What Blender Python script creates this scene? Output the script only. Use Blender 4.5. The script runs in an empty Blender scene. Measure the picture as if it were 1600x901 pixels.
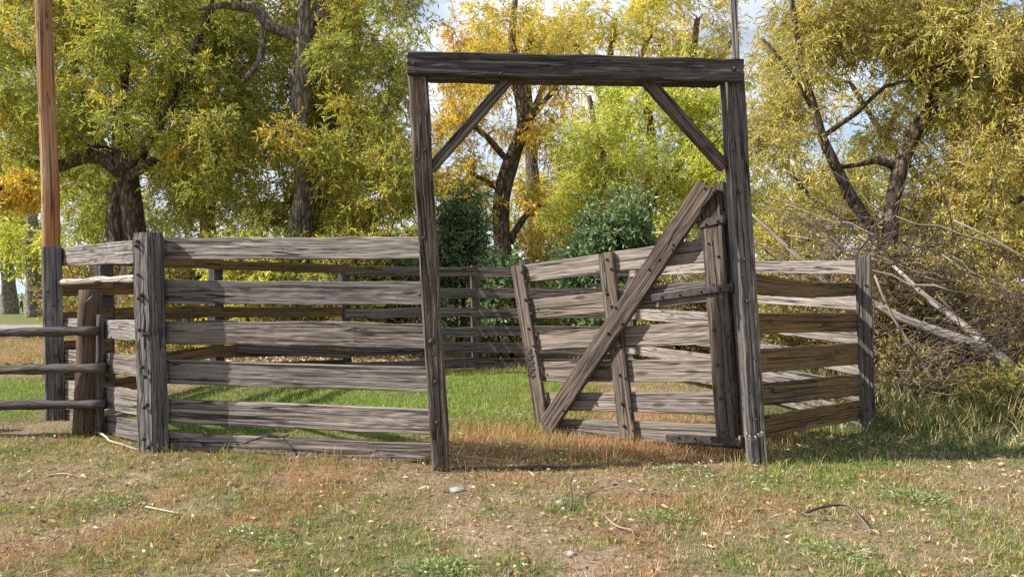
import bpy, bmesh, math, random
import numpy as np
from mathutils import Vector, Matrix, noise as mnoise

R = math.radians
random.seed(7)
rng = np.random.default_rng(7)
SC = bpy.context.scene
COL = SC.collection

# ------------------------------------------------------------------ camera
FPX, CX, HY, EYE = 1155.0, 800.0, 445.0, 1.6      # focal length in photo pixels, principal column, horizon row, eye height
cam_d = bpy.data.cameras.new('camera')
cam_d.sensor_width = 36.0
cam_d.lens = 36.0 * FPX / 1600.0
cam_d.shift_y = -(450.5 - HY) / 1600.0
cam_d.clip_start, cam_d.clip_end = 0.05, 9000.0
cam = bpy.data.objects.new('camera', cam_d)
COL.objects.link(cam)
cam.location = (0, 0, EYE)
cam.rotation_euler = (R(90), 0, 0)
SC.camera = cam

# ------------------------------------------------------------------ sun, sky, exposure
SUN_EL, SUN_PHI = 37.0, 5.5                        # elevation; sun stands to the left (-X), a little on the camera's side
s_dir = Vector((-math.cos(R(SUN_PHI)) * math.cos(R(SUN_EL)), -math.sin(R(SUN_PHI)) * math.cos(R(SUN_EL)), math.sin(R(SUN_EL))))
sun_d = bpy.data.lights.new('sun', 'SUN')
sun_d.energy, sun_d.angle, sun_d.color = 5.0, R(0.55), (1.0, 0.94, 0.84)
sun = bpy.data.objects.new('sun', sun_d)
COL.objects.link(sun)
sun.location = s_dir * 60
sun.rotation_euler = s_dir.to_track_quat('Z', 'Y').to_euler()

world = bpy.data.worlds.new('World')
SC.world = world
world.use_nodes = True
wn, wl = world.node_tree.nodes, world.node_tree.links
wn.clear()
sky = wn.new('ShaderNodeTexSky')
sky.sky_type = 'NISHITA'
sky.sun_disc = False
sky.sun_elevation = R(SUN_EL)
sky.sun_rotation = math.atan2(s_dir.x, s_dir.y) % (2 * math.pi)
sky.air_density, sky.dust_density, sky.ozone_density = 1.0, 0.6, 1.0
tc = wn.new('ShaderNodeTexCoord')
mp = wn.new('ShaderNodeMapping'); mp.inputs['Scale'].default_value = (1.0, 1.0, 2.6)
wl.new(tc.outputs['Generated'], mp.inputs['Vector'])
cn = wn.new('ShaderNodeTexNoise'); cn.inputs['Scale'].default_value = 2.6; cn.inputs['Detail'].default_value = 9; cn.inputs['Roughness'].default_value = 0.55; cn.inputs['Distortion'].default_value = 0.3
wl.new(mp.outputs[0], cn.inputs['Vector'])
cr = wn.new('ShaderNodeValToRGB')
cr.color_ramp.elements[0].position, cr.color_ramp.elements[1].position = 0.34, 0.56
wl.new(cn.outputs['Fac'], cr.inputs[0])
c2 = wn.new('ShaderNodeTexNoise'); c2.inputs['Scale'].default_value = 5.0; c2.inputs['Detail'].default_value = 6
wl.new(mp.outputs[0], c2.inputs['Vector'])
cc = wn.new('ShaderNodeValToRGB')                 # cloud tone: greyer bellies, white tops
cc.color_ramp.elements[0].position, cc.color_ramp.elements[0].color = 0.38, (4.0, 4.4, 5.2, 1)
cc.color_ramp.elements[1].position, cc.color_ramp.elements[1].color = 0.60, (6.2, 6.35, 6.7, 1)
wl.new(c2.outputs['Fac'], cc.inputs[0])
mx = wn.new('ShaderNodeMix'); mx.data_type = 'RGBA'
wl.new(cr.outputs['Color'], mx.inputs['Factor'])
wl.new(sky.outputs[0], mx.inputs['A']); wl.new(cc.outputs[0], mx.inputs['B'])
bg = wn.new('ShaderNodeBackground'); bg.inputs['Strength'].default_value = 0.10
wl.new(mx.outputs['Result'], bg.inputs['Color'])
wo = wn.new('ShaderNodeOutputWorld'); wl.new(bg.outputs[0], wo.inputs[0])

SC.view_settings.view_transform = 'Standard'
SC.view_settings.look = 'None'
SC.view_settings.gamma = 1.0
SC.view_settings.use_curve_mapping = False
SC.view_settings.exposure = 0.92
SC.render.engine = 'CYCLES'
SC.cycles.use_denoising = False
try:
    SC.cycles.denoiser = 'OPENIMAGEDENOISE'
    SC.cycles.denoising_input_passes = 'RGB_ALBEDO_NORMAL'
except Exception:
    pass
SC.cycles.max_bounces = 6
SC.cycles.diffuse_bounces = 3
SC.cycles.transmission_bounces = 4
SC.cycles.sample_clamp_indirect = 6.0

# ------------------------------------------------------------------ small helpers
def W(px, py, d):
    """A point measured in the photograph, at depth d metres, as a place in the world."""
    return Vector(((px - CX) / FPX * d, d, EYE + (HY - py) / FPX * d))

def XW(px, d): return (px - CX) / FPX * d

def vnoise(x, y, seed=0):
    """smooth value noise 0..1 on arrays"""
    x = np.asarray(x, float); y = np.asarray(y, float)
    xi, yi = np.floor(x).astype(np.int64), np.floor(y).astype(np.int64)
    fx, fy = x - xi, y - yi
    fx, fy = fx * fx * (3 - 2 * fx), fy * fy * (3 - 2 * fy)
    def h(a, b):
        n = (a * 374761393 + b * 668265263 + seed * 1442695041) & 0x7fffffff
        n = ((n ^ (n >> 13)) * 1274126177) & 0x7fffffff
        return ((n ^ (n >> 16)) & 0xffff) / 65535.0
    return (h(xi, yi) * (1 - fx) + h(xi + 1, yi) * fx) * (1 - fy) + (h(xi, yi + 1) * (1 - fx) + h(xi + 1, yi + 1) * fx) * fy

def fbm(x, y, seed=0):
    return 0.55 * vnoise(x, y, seed) + 0.3 * vnoise(x * 2.1, y * 2.1, seed + 5) + 0.15 * vnoise(x * 4.3, y * 4.3, seed + 9)

def sstep(a, b, x):
    t = np.clip((np.asarray(x, float) - a) / (b - a), 0, 1)
    return t * t * (3 - 2 * t)

def gz(x, y):
    """ground height"""
    x = np.asarray(x, float); y = np.asarray(y, float)
    near = 1 - sstep(25, 60, np.hypot(x, y))
    z = (vnoise(x * 0.9, y * 0.9, 3) - 0.5) * 0.05 * near + (vnoise(x * 4.0, y * 4.0, 4) - 0.5) * 0.025 * near
    z = z - 0.8 * sstep(28, 60, y)
    return z

def gzf(x, y): return float(gz(np.array([x]), np.array([y]))[0])

def tag(o, label=None, cat=None, group=None, kind=None):
    if label: o['label'] = label
    if cat: o['category'] = cat
    if group: o['group'] = group
    if kind: o['kind'] = kind
    return o

def empty(name, loc, label=None, cat=None, group=None):
    o = bpy.data.objects.new(name, None)
    o.empty_display_size = 0.2
    COL.objects.link(o)
    o.location = loc
    return tag(o, label, cat, group)

def wpos(o):
    """world location of an unrotated parent chain"""
    v = Vector((0, 0, 0))
    while o is not None:
        v += o.location; o = o.parent
    return v

def mesh_np(name, verts, quads=None, tris=None, mat=None, parent=None, cols=None, grain=None, smooth=False, mats=None):
    """verts (n,3) in world coordinates -> object under parent"""
    verts = np.asarray(verts, np.float32)
    off = np.array(wpos(parent), np.float32) if parent is not None else np.zeros(3, np.float32)
    nq = 0 if quads is None else len(quads)
    nt = 0 if tris is None else len(tris)
    loops = []
    if nq: loops.append(np.asarray(quads, np.int32).ravel())
    if nt: loops.append(np.asarray(tris, np.int32).ravel())
    loops = np.concatenate(loops)
    starts = np.concatenate([np.arange(nq) * 4, nq * 4 + np.arange(nt) * 3]).astype(np.int32)
    totals = np.concatenate([np.full(nq, 4), np.full(nt, 3)]).astype(np.int32)
    me = bpy.data.meshes.new(name)
    me.vertices.add(len(verts)); me.vertices.foreach_set('co', (verts - off).ravel())
    me.loops.add(len(loops)); me.loops.foreach_set('vertex_index', loops)
    me.polygons.add(nq + nt); me.polygons.foreach_set('loop_start', starts); me.polygons.foreach_set('loop_total', totals)
    me.polygons.foreach_set('use_smooth', np.full(nq + nt, bool(smooth)))
    me.update(calc_edges=True)
    if cols is not None:
        a = me.attributes.new('tint', 'FLOAT_COLOR', 'FACE')
        c4 = np.ones((nq + nt, 4), np.float32); c4[:, :3] = cols
        a.data.foreach_set('color', c4.ravel())
    if grain is not None:
        a = me.attributes.new('grain', 'FLOAT_VECTOR', 'POINT')
        a.data.foreach_set('vector', np.asarray(grain, np.float32).ravel())
    if mat: me.materials.append(mat)
    for m in (mats or []): me.materials.append(m)
    me.validate(clean_customdata=False)
    o = bpy.data.objects.new(name, me)
    COL.objects.link(o)
    if parent is not None: o.parent = parent
    return o

# ------------------------------------------------------------------ materials
def new_mat(name):
    m = bpy.data.materials.new(name); m.use_nodes = True
    n, l = m.node_tree.nodes, m.node_tree.links
    n.clear()
    out = n.new('ShaderNodeOutputMaterial')
    b = n.new('ShaderNodeBsdfPrincipled')
    l.new(b.outputs[0], out.inputs[0])
    return m, n, l, b, out

def ramp(n, stops, interp='LINEAR'):
    r = n.new('ShaderNodeValToRGB'); e = r.color_ramp.elements
    r.color_ramp.interpolation = interp
    e[0].position, e[0].color = stops[0][0], (*stops[0][1], 1)
    e[1].position, e[1].color = stops[-1][0], (*stops[-1][1], 1)
    for p, c in stops[1:-1]:
        k = e.new(p); k.color = (*c, 1)
    return r

def math_n(n, l, op, a, b=None, clamp=False):
    m = n.new('ShaderNodeMath'); m.operation = op; m.use_clamp = clamp
    for i, v in enumerate((a, b)):
        if v is None: continue
        if isinstance(v, (int, float)): m.inputs[i].default_value = v
        else: l.new(v, m.inputs[i])
    return m.outputs[0]

def mixc(n, l, fac, a, b, mode='MIX'):
    m = n.new('ShaderNodeMix'); m.data_type = 'RGBA'; m.blend_type = mode
    for k, v in (('Factor', fac), ('A', a), ('B', b)):
        if isinstance(v, (int, float)): m.inputs[k].default_value = v
        elif isinstance(v, tuple): m.inputs[k].default_value = (*v, 1)
        else: l.new(v, m.inputs[k])
    return m.outputs['Result']

def wood_mat(name, light, mid, dark, stain=None, stain_amt=0.5, ring_amt=0.45, bump=0.9):
    m, n, l, b, out = new_mat(name)
    at = n.new('ShaderNodeAttribute'); at.attribute_name = 'grain'
    oi = n.new('ShaderNodeObjectInfo')
    off = n.new('ShaderNodeVectorMath'); off.operation = 'MULTIPLY_ADD'
    cmb = n.new('ShaderNodeCombineXYZ')
    for i in range(3): l.new(oi.outputs['Random'], cmb.inputs[i])
    l.new(cmb.outputs[0], off.inputs[0]); off.inputs[1].default_value = (37.0, 71.0, 53.0)
    l.new(at.outputs['Vector'], off.inputs[2])
    def nz(scale, detail=4, rough=0.6, dist=0.0):
        mpn = n.new('ShaderNodeVectorMath'); mpn.operation = 'MULTIPLY'
        l.new(off.outputs[0], mpn.inputs[0]); mpn.inputs[1].default_value = scale
        t = n.new('ShaderNodeTexNoise'); t.inputs['Scale'].default_value = 1.0
        t.inputs['Detail'].default_value = detail; t.inputs['Roughness'].default_value = rough; t.inputs['Distortion'].default_value = dist
        l.new(mpn.outputs[0], t.inputs['Vector'])
        return t.outputs['Fac']
    fine = nz((1.0, 80.0, 80.0), 3, 0.65, 0.1)
    mid_s = nz((0.55, 26.0, 26.0), 4, 0.65, 0.12)
    flow = nz((0.55, 5.0, 5.0), 2, 0.5)
    ring = math_n(n, l, 'SINE', math_n(n, l, 'MULTIPLY', flow, 95.0))
    ring = math_n(n, l, 'MULTIPLY_ADD', ring, 0.5); ring.node.inputs[2].default_value = 0.5
    # knots
    kv = n.new('ShaderNodeVectorMath'); kv.operation = 'MULTIPLY'
    l.new(off.outputs[0], kv.inputs[0]); kv.inputs[1].default_value = (2.0, 6.5, 0.02)
    vo = n.new('ShaderNodeTexVoronoi'); vo.voronoi_dimensions = '2D'; vo.inputs['Scale'].default_value = 1.0
    l.new(kv.outputs[0], vo.inputs['Vector'])
    knot = ramp(n, [(0.08, (1, 1, 1)), (0.19, (0, 0, 0))])
    ksel = math_n(n, l, 'LESS_THAN', vo.outputs['Color'], 0.64)
    l.new(math_n(n, l, 'ADD', vo.outputs['Distance'], ksel), knot.inputs[0])
    # cracks
    crk = ramp(n, [(0.37, (1, 1, 1)), (0.41, (0, 0, 0))])
    crk_s = nz((0.5, 46.0, 46.0), 3, 0.55, 0.12)
    l.new(crk_s, crk.inputs[0])
    spl_n = nz((0.22, 7.0, 7.0), 2, 0.5)
    spl = ramp(n, [(0.0035, (1, 1, 1)), (0.009, (0, 0, 0))])
    l.new(math_n(n, l, 'ABSOLUTE', math_n(n, l, 'SUBTRACT', spl_n, 0.5)), spl.inputs[0])
    base = ramp(n, [(0.33, dark), (0.48, mid), (0.63, light)])
    mixv = math_n(n, l, 'MULTIPLY_ADD', fine, 0.6)
    l.new(math_n(n, l, 'MULTIPLY', mid_s, 0.4), mixv.node.inputs[2])
    mixv = math_n(n, l, 'ADD', mixv, math_n(n, l, 'MULTIPLY', math_n(n, l, 'SUBTRACT', ring, 0.5), ring_amt * 0.16))
    l.new(mixv, base.inputs[0])
    col = base.outputs['Color']
    blot = nz((0.9, 2.5, 2.5), 4, 0.6)
    blr = ramp(n, [(0.35, (0.72, 0.70, 0.70)), (0.65, (1.12, 1.10, 1.06))]); l.new(blot, blr.inputs[0])
    col = mixc(n, l, 1.0, col, blr.outputs['Color'], 'MULTIPLY')
    var = ramp(n, [(0.0, (0.68, 0.67, 0.69)), (0.3, (1.02, 1.0, 1.0)), (0.55, (0.92, 0.84, 0.77)), (0.8, (1.10, 1.08, 1.07)), (1.0, (1.3, 1.23, 1.16))]); l.new(oi.outputs['Random'], var.inputs[0])
    col = mixc(n, l, 1.0, col, var.outputs['Color'], 'MULTIPLY')
    if stain:
        sr = ramp(n, [(0.40, (0, 0, 0)), (0.66, (1, 1, 1))]); l.new(nz((0.8, 4.0, 4.0), 5, 0.65), sr.inputs[0])
        col = mixc(n, l, math_n(n, l, 'MULTIPLY', sr.outputs['Color'], stain_amt), col, stain)
    col = mixc(n, l, math_n(n, l, 'MULTIPLY', knot.outputs['Color'], 0.75), col, (0.05, 0.032, 0.022))
    col = mixc(n, l, math_n(n, l, 'MULTIPLY', crk.outputs['Color'], 0.85), col, (0.035, 0.027, 0.022))
    col = mixc(n, l, math_n(n, l, 'MULTIPLY', spl.outputs['Color'], 0.9), col, (0.018, 0.014, 0.012))
    l.new(col, b.inputs['Base Color'])
    b.inputs['Roughness'].default_value = 0.85
    b.inputs['Specular IOR Level'].default_value = 0.25
    hgt = math_n(n, l, 'ADD', math_n(n, l, 'MULTIPLY', fine, 0.6), math_n(n, l, 'MULTIPLY', ring, 0.16 * ring_amt / 0.45))
    hgt = math_n(n, l, 'SUBTRACT', hgt, math_n(n, l, 'MULTIPLY', crk.outputs['Color'], 0.9))
    hgt = math_n(n, l, 'ADD', hgt, math_n(n, l, 'MULTIPLY', knot.outputs['Color'], 0.3))
    hgt = math_n(n, l, 'SUBTRACT', hgt, math_n(n, l, 'MULTIPLY', spl.outputs['Color'], 1.2))
    bp = n.new('ShaderNodeBump'); bp.inputs['Strength'].default_value = bump; bp.inputs['Distance'].default_value = 0.012
    l.new(hgt, bp.inputs['Height']); l.new(bp.outputs[0], b.inputs['Normal'])
    return m

M = {}
M['board'] = wood_mat('weathered_grey_board', (0.325, 0.308, 0.298), (0.20, 0.186, 0.178), (0.052, 0.046, 0.043), (0.17, 0.138, 0.118), 0.35)
M['timber'] = wood_mat('dark_weathered_timber', (0.151, 0.143, 0.139), (0.083, 0.075, 0.072), (0.022, 0.018, 0.017), (0.065, 0.046, 0.037), 0.4)
M['greypost'] = wood_mat('blue_grey_weathered_post', (0.225, 0.220, 0.220), (0.130, 0.126, 0.127), (0.034, 0.032, 0.032), (0.09, 0.07, 0.06), 0.3)
M['frame'] = wood_mat('gate_frame_timber', (0.235, 0.215, 0.200), (0.132, 0.116, 0.106), (0.036, 0.030, 0.027), (0.105, 0.072, 0.056), 0.4)
M['leafwood'] = wood_mat('gate_leaf_board', (0.325, 0.300, 0.280), (0.20, 0.180, 0.165), (0.054, 0.046, 0.041), (0.17, 0.13, 0.105), 0.4)
M['stile'] = wood_mat('gate_leaf_stile', (0.176, 0.154, 0.138), (0.102, 0.086, 0.076), (0.027, 0.022, 0.018), (0.11, 0.075, 0.057), 0.4)
M['moss'] = wood_mat('lichen_stained_board', (0.175, 0.125, 0.072), (0.105, 0.073, 0.042), (0.036, 0.026, 0.016), (0.23, 0.12, 0.02), 0.65)
M['far'] = wood_mat('back_fence_board', (0.204, 0.191, 0.183), (0.128, 0.115, 0.106), (0.043, 0.037, 0.032), (0.14, 0.095, 0.055), 0.45)
M['brownpost'] = wood_mat('brown_round_post', (0.175, 0.128, 0.094), (0.098, 0.067, 0.047), (0.026, 0.018, 0.013), (0.15, 0.075, 0.035), 0.35, 0.1)
M['pale'] = wood_mat('barkless_pale_wood', (0.55, 0.51, 0.46), (0.38, 0.345, 0.305), (0.12, 0.1, 0.085), None, 0, 0.15)
M['pole'] = wood_mat('orange_pole_wood', (0.56, 0.40, 0.27), (0.44, 0.28, 0.16), (0.13, 0.06, 0.03), (0.36, 0.125, 0.035), 0.75, 0.1, 0.6)
M['twig'] = wood_mat('dead_twig', (0.30, 0.25, 0.21), (0.19, 0.15, 0.12), (0.10, 0.075, 0.06), None, 0, 0.1)

def bark_mat(name, a, b_, sc=(9, 9, 2.0)):
    m, n, l, b, out = new_mat(name)
    tcn = n.new('ShaderNodeTexCoord')
    vm = n.new('ShaderNodeVectorMath'); vm.operation = 'MULTIPLY'; vm.inputs[1].default_value = sc
    l.new(tcn.outputs['Object'], vm.inputs[0])
    vo = n.new('ShaderNodeTexVoronoi'); vo.feature = 'DISTANCE_TO_EDGE'; vo.inputs['Scale'].default_value = 1.0
    nz = n.new('ShaderNodeTexNoise'); nz.inputs['Scale'].default_value = 1.6; nz.inputs['Detail'].default_value = 5
    l.new(vm.outputs[0], nz.inputs['Vector'])
    ad = n.new('ShaderNodeVectorMath'); ad.operation = 'ADD'
    l.new(vm.outputs[0], ad.inputs[0]); l.new(nz.outputs['Color'], ad.inputs[1]); l.new(ad.outputs[0], vo.inputs['Vector'])
    r = ramp(n, [(0.0, b_), (0.22, a)]); l.new(vo.outputs['Distance'], r.inputs[0])
    rr = ramp(n, [(0.3, (0.6, 0.6, 0.6)), (0.7, (1.25, 1.2, 1.15))]); l.new(nz.outputs['Fac'], rr.inputs[0])
    l.new(mixc(n, l, 1.0, r.outputs['Color'], rr.outputs['Color'], 'MULTIPLY'), b.inputs['Base Color'])
    b.inputs['Roughness'].default_value = 0.9; b.inputs['Specular IOR Level'].default_value = 0.2
    bp = n.new('ShaderNodeBump'); bp.inputs['Strength'].default_value = 1.0; bp.inputs['Distance'].default_value = 0.04
    l.new(vo.outputs['Distance'], bp.inputs['Height']); l.new(bp.outputs[0], b.inputs['Normal'])
    return m
M['bark'] = bark_mat('willow_bark', (0.17, 0.13, 0.10), (0.035, 0.027, 0.022))
M['bark_grey'] = bark_mat('grey_cottonwood_bark', (0.28, 0.245, 0.21), (0.07, 0.058, 0.048))
M['bark_dark'] = bark_mat('dark_branch_bark', (0.10, 0.078, 0.062), (0.03, 0.024, 0.02))

def tint_mat(name, trans=0.35, rough=0.5, spec=0.3, tcol=1.3):
    m, n, l, b, out = new_mat(name)
    at = n.new('ShaderNodeAttribute'); at.attribute_name = 'tint'
    l.new(at.outputs['Color'], b.inputs['Base Color'])
    b.inputs['Roughness'].default_value = rough; b.inputs['Specular IOR Level'].default_value = spec
    if trans > 0:
        t = n.new('ShaderNodeBsdfTranslucent')
        l.new(mixc(n, l, 1.0, at.outputs['Color'], (tcol, tcol * 1.0, tcol * 0.6), 'MULTIPLY'), t.inputs['Color'])
        ms = n.new('ShaderNodeMixShader'); ms.inputs[0].default_value = trans
        l.new(b.outputs[0], ms.inputs[1]); l.new(t.outputs[0], ms.inputs[2]); l.new(ms.outputs[0], out.inputs[0])
    return m
M['leaf'] = tint_mat('leaf', 0.45)
M['grass'] = tint_mat('grass_blade', 0.3, 0.6, 0.2)
M['litter'] = tint_mat('fallen_leaf', 0.1, 0.7, 0.2)
M['darkleaf'] = tint_mat('glossy_dark_leaf', 0.25, 0.35, 0.5)

def plain(name, col, rough=0.7, metal=0.0, nscale=30.0, var=0.35, bump=0.0, spec=0.3):
    m, n, l, b, out = new_mat(name)
    tcn = n.new('ShaderNodeTexCoord')
    nz = n.new('ShaderNodeTexNoise'); nz.inputs['Scale'].default_value = nscale; nz.inputs['Detail'].default_value = 5
    l.new(tcn.outputs['Object'], nz.inputs['Vector'])
    lo = tuple(c * (1 - var) for c in col); hi = tuple(min(1, c * (1 + var)) for c in col)
    r = ramp(n, [(0.3, lo), (0.7, hi)]); l.new(nz.outputs['Fac'], r.inputs[0])
    l.new(r.outputs['Color'], b.inputs['Base Color'])
    b.inputs['Roughness'].default_value = rough; b.inputs['Metallic'].default_value = metal; b.inputs['Specular IOR Level'].default_value = spec
    if bump:
        bp = n.new('ShaderNodeBump'); bp.inputs['Strength'].default_value = bump; bp.inputs['Distance'].default_value = 0.01
        l.new(nz.outputs['Fac'], bp.inputs['Height']); l.new(bp.outputs[0], b.inputs['Normal'])
    return m
M['iron'] = plain('rusty_dark_iron', (0.062, 0.052, 0.052), 0.45, 0.4, 18, 0.45, 0.0)
M['bolt'] = plain('rusted_bolt', (0.075, 0.052, 0.044), 0.65, 0.3, 120, 0.5)
M['steel'] = plain('worn_bare_steel', (0.32, 0.31, 0.30), 0.4, 0.7, 80, 0.2)
M['stone'] = plain('pale_stone', (0.30, 0.285, 0.26), 0.85, 0, 14, 0.3, 0.6)
M['path'] = plain('gravel_path', (0.24, 0.22, 0.20), 0.95, 0, 3.0, 0.25)

# ground
def ground_mat():
    m, n, l, b, out = new_mat('dry_ground')
    g = n.new('ShaderNodeNewGeometry')
    def nz(sc, det=5, rough=0.6):
        t = n.new('ShaderNodeTexNoise'); t.inputs['Scale'].default_value = sc; t.inputs['Detail'].default_value = det; t.inputs['Roughness'].default_value = rough
        l.new(g.outputs['Position'], t.inputs['Vector']); return t.outputs['Fac']
    dirt = ramp(n, [(0.34, (0.085, 0.058, 0.039)), (0.5, (0.25, 0.178, 0.122)), (0.64, (0.45, 0.35, 0.255))])
    l.new(math_n(n, l, 'ADD', math_n(n, l, 'MULTIPLY', nz(30, 8, 0.75), 0.65), math_n(n, l, 'MULTIPLY', nz(1.4, 4), 0.35)), dirt.inputs[0])
    grs = ramp(n, [(0.3, (0.05, 0.075, 0.02)), (0.55, (0.12, 0.16, 0.04)), (0.8, (0.22, 0.22, 0.07))])
    l.new(math_n(n, l, 'ADD', math_n(n, l, 'MULTIPLY', nz(20, 8, 0.75), 0.6), math_n(n, l, 'MULTIPLY', nz(0.5, 4), 0.4)), grs.inputs[0])
    at = n.new('ShaderNodeAttribute'); at.attribute_name = 'green'
    fac = math_n(n, l, 'ADD', at.outputs['Fac'], math_n(n, l, 'MULTIPLY', math_n(n, l, 'SUBTRACT', nz(2.2, 5), 0.5), 1.1), True)
    col = mixc(n, l, fac, dirt.outputs['Color'], grs.outputs['Color'])
    ar = n.new('ShaderNodeAttribute'); ar.attribute_name = 'rust'
    rs = ramp(n, [(0.3, (0.17, 0.075, 0.035)), (0.7, (0.42, 0.21, 0.10))]); l.new(nz(26, 6, 0.7), rs.inputs[0])
    col = mixc(n, l, math_n(n, l, 'MULTIPLY', ar.outputs['Fac'], 0.8), col, rs.outputs['Color'])
    l.new(col, b.inputs['Base Color'])
    b.inputs['Roughness'].default_value = 0.95; b.inputs['Specular IOR Level'].default_value = 0.1
    bp = n.new('ShaderNodeBump'); bp.inputs['Strength'].default_value = 0.9; bp.inputs['Distance'].default_value = 0.03
    l.new(math_n(n, l, 'ADD', nz(38, 6, 0.7), math_n(n, l, 'MULTIPLY', nz(9, 5), 1.5)), bp.inputs['Height']); l.new(bp.outputs[0], b.inputs['Normal'])
    return m
M['ground'] = ground_mat()

# ------------------------------------------------------------------ zones of the ground (what grows where)
def zone_green(x, y):
    """0 bare / dry .. 1 lush"""
    n1 = 0.45 * fbm(x * 0.8, y * 0.8, 11) + 0.55 * fbm(x * 2.3, y * 2.3, 12)
    g = 0.33 + 1.9 * (n1 - 0.5)
    g = g + 0.16 * sstep(-2.5, 3.0, x) * (1 - sstep(6.5, 7.2, y))                 # greener to the right in front
    inside = (0.55 + 0.75 * fbm(x * 1.2, y * 1.2, 51)) * sstep(7.4, 8.6, y) * (1 - sstep(13.6, 14.2, y)) * sstep(-5.2, -4.4, x) * (1 - sstep(0.6, 1.6, x))
    g = g + 0.75 * inside
    g = g + 0.65 * sstep(8.4, 9.2, y) * (1 - sstep(11.5, 13.0, y)) * (1 - sstep(-6.4, -5.6, x))
    lawn = sstep(29, 32, y)
    g = g * (1 - lawn) + 0.85 * lawn
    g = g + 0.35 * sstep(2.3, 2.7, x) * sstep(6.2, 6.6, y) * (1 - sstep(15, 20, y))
    return np.clip(g, 0, 1)

def zone_rust(x, y):
    """rust-coloured dry weeds round the foot of the gate"""
    d = np.exp(-(((x - 1.15) / 1.3) ** 2 + ((y - 7.25) / 0.75) ** 2))
    d = np.maximum(d, 0.9 * np.exp(-(((x - 1.6) / 1.4) ** 2 + ((y - 9.8) / 1.6) ** 2)))
    d = np.maximum(d, 0.8 * np.exp(-(((x - 2.9) / 0.5) ** 2 + ((y - 7.9) / 0.5) ** 2)))
    d = np.maximum(d, 0.9 * np.exp(-(((x + 0.15) / 0.6) ** 2 + ((y - 7.7) / 0.9) ** 2)))
    d = d * (0.35 + 0.9 * fbm(x * 1.6, y * 1.6, 23))
    pat = sstep(0.52, 0.70, fbm(x * 1.3 + 9, y * 1.3, 31)) * 0.5 * (1 - sstep(7.0, 8.0, y))
    pat = np.maximum(pat, 0.4 * sstep(12.5, 14, y) * (1 - sstep(24, 28, y)))
    return np.clip(np.maximum(d, pat), 0, 1)

# ------------------------------------------------------------------ ground sheet
def axis_coords(lo, hi, step, far, ratio=1.35):
    a = list(np.arange(lo, hi + 1e-6, step))
    s, v = step, hi
    while v < far: s *= ratio; v += s; a.append(v)
    s, v = step, lo
    while v > -far: s *= ratio; v -= s; a.insert(0, v)
    return np.array(a)
gx = axis_coords(-12, 12, 0.14, 5000); gy = axis_coords(2.5, 16, 0.14, 5000)
XX, YY = np.meshgrid(gx, gy)
ZZ = gz(XX, YY)
nx, ny = len(gx), len(gy)
gv = np.stack([XX.ravel(), YY.ravel(), ZZ.ravel()], 1)
idx = np.arange(nx * ny).reshape(ny, nx)
gq = np.stack([idx[:-1, :-1].ravel(), idx[:-1, 1:].ravel(), idx[1:, 1:].ravel(), idx[1:, :-1].ravel()], 1)
ground = mesh_np('ground', gv, gq, mat=M['ground'], smooth=True)
for nm, f in (('green', zone_green), ('rust', zone_rust)):
    a = ground.data.attributes.new(nm, 'FLOAT', 'POINT')
    a.data.foreach_set('value', f(XX.ravel(), YY.ravel()).astype(np.float32))
tag(ground, kind='structure')

# gravel path across the park behind on the left, lake far beyond
def strip(name, x0, x1, y0, y1, mat, dz, nxs=40):
    xs = np.linspace(x0, x1, nxs); ys = np.linspace(y0, y1, 6)
    A, B = np.meshgrid(xs, ys)
    wob = 0.5 * np.sin(A * 0.11) + 0.25 * np.sin(A * 0.37)
    v = np.stack([A.ravel(), (B + wob).ravel(), (gz(A, B + wob) + dz).ravel()], 1)
    i = np.arange(nxs * 6).reshape(6, nxs)
    q = np.stack([i[:-1, :-1].ravel(), i[:-1, 1:].ravel(), i[1:, 1:].ravel(), i[1:, :-1].ravel()], 1)
    return tag(mesh_np(name, v, q, mat=mat, smooth=True), kind='structure')
strip('path', -60, -7.5, 26.5, 29.8, M['path'], 0.03)
m, n, l, b, out = new_mat('lake_water')
b.inputs['Base Color'].default_value = (0.22, 0.36, 0.55, 1); b.inputs['Roughness'].default_value = 0.25
nzn = n.new('ShaderNodeTexNoise'); nzn.inputs['Scale'].default_value = 0.4; nzn.inputs['Detail'].default_value = 4
bpn = n.new('ShaderNodeBump'); bpn.inputs['Strength'].default_value = 0.4; l.new(nzn.outputs['Fac'], bpn.inputs['Height']); l.new(bpn.outputs[0], b.inputs['Normal'])
M['lake'] = m
v = [(-2500, 190, -0.74), (-40, 190, -0.74), (600, 2400, -0.74), (-2500, 2400, -0.74)]
tag(mesh_np('lake', v, [(0, 1, 2, 3)], mat=M['lake']), kind='structure')

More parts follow.
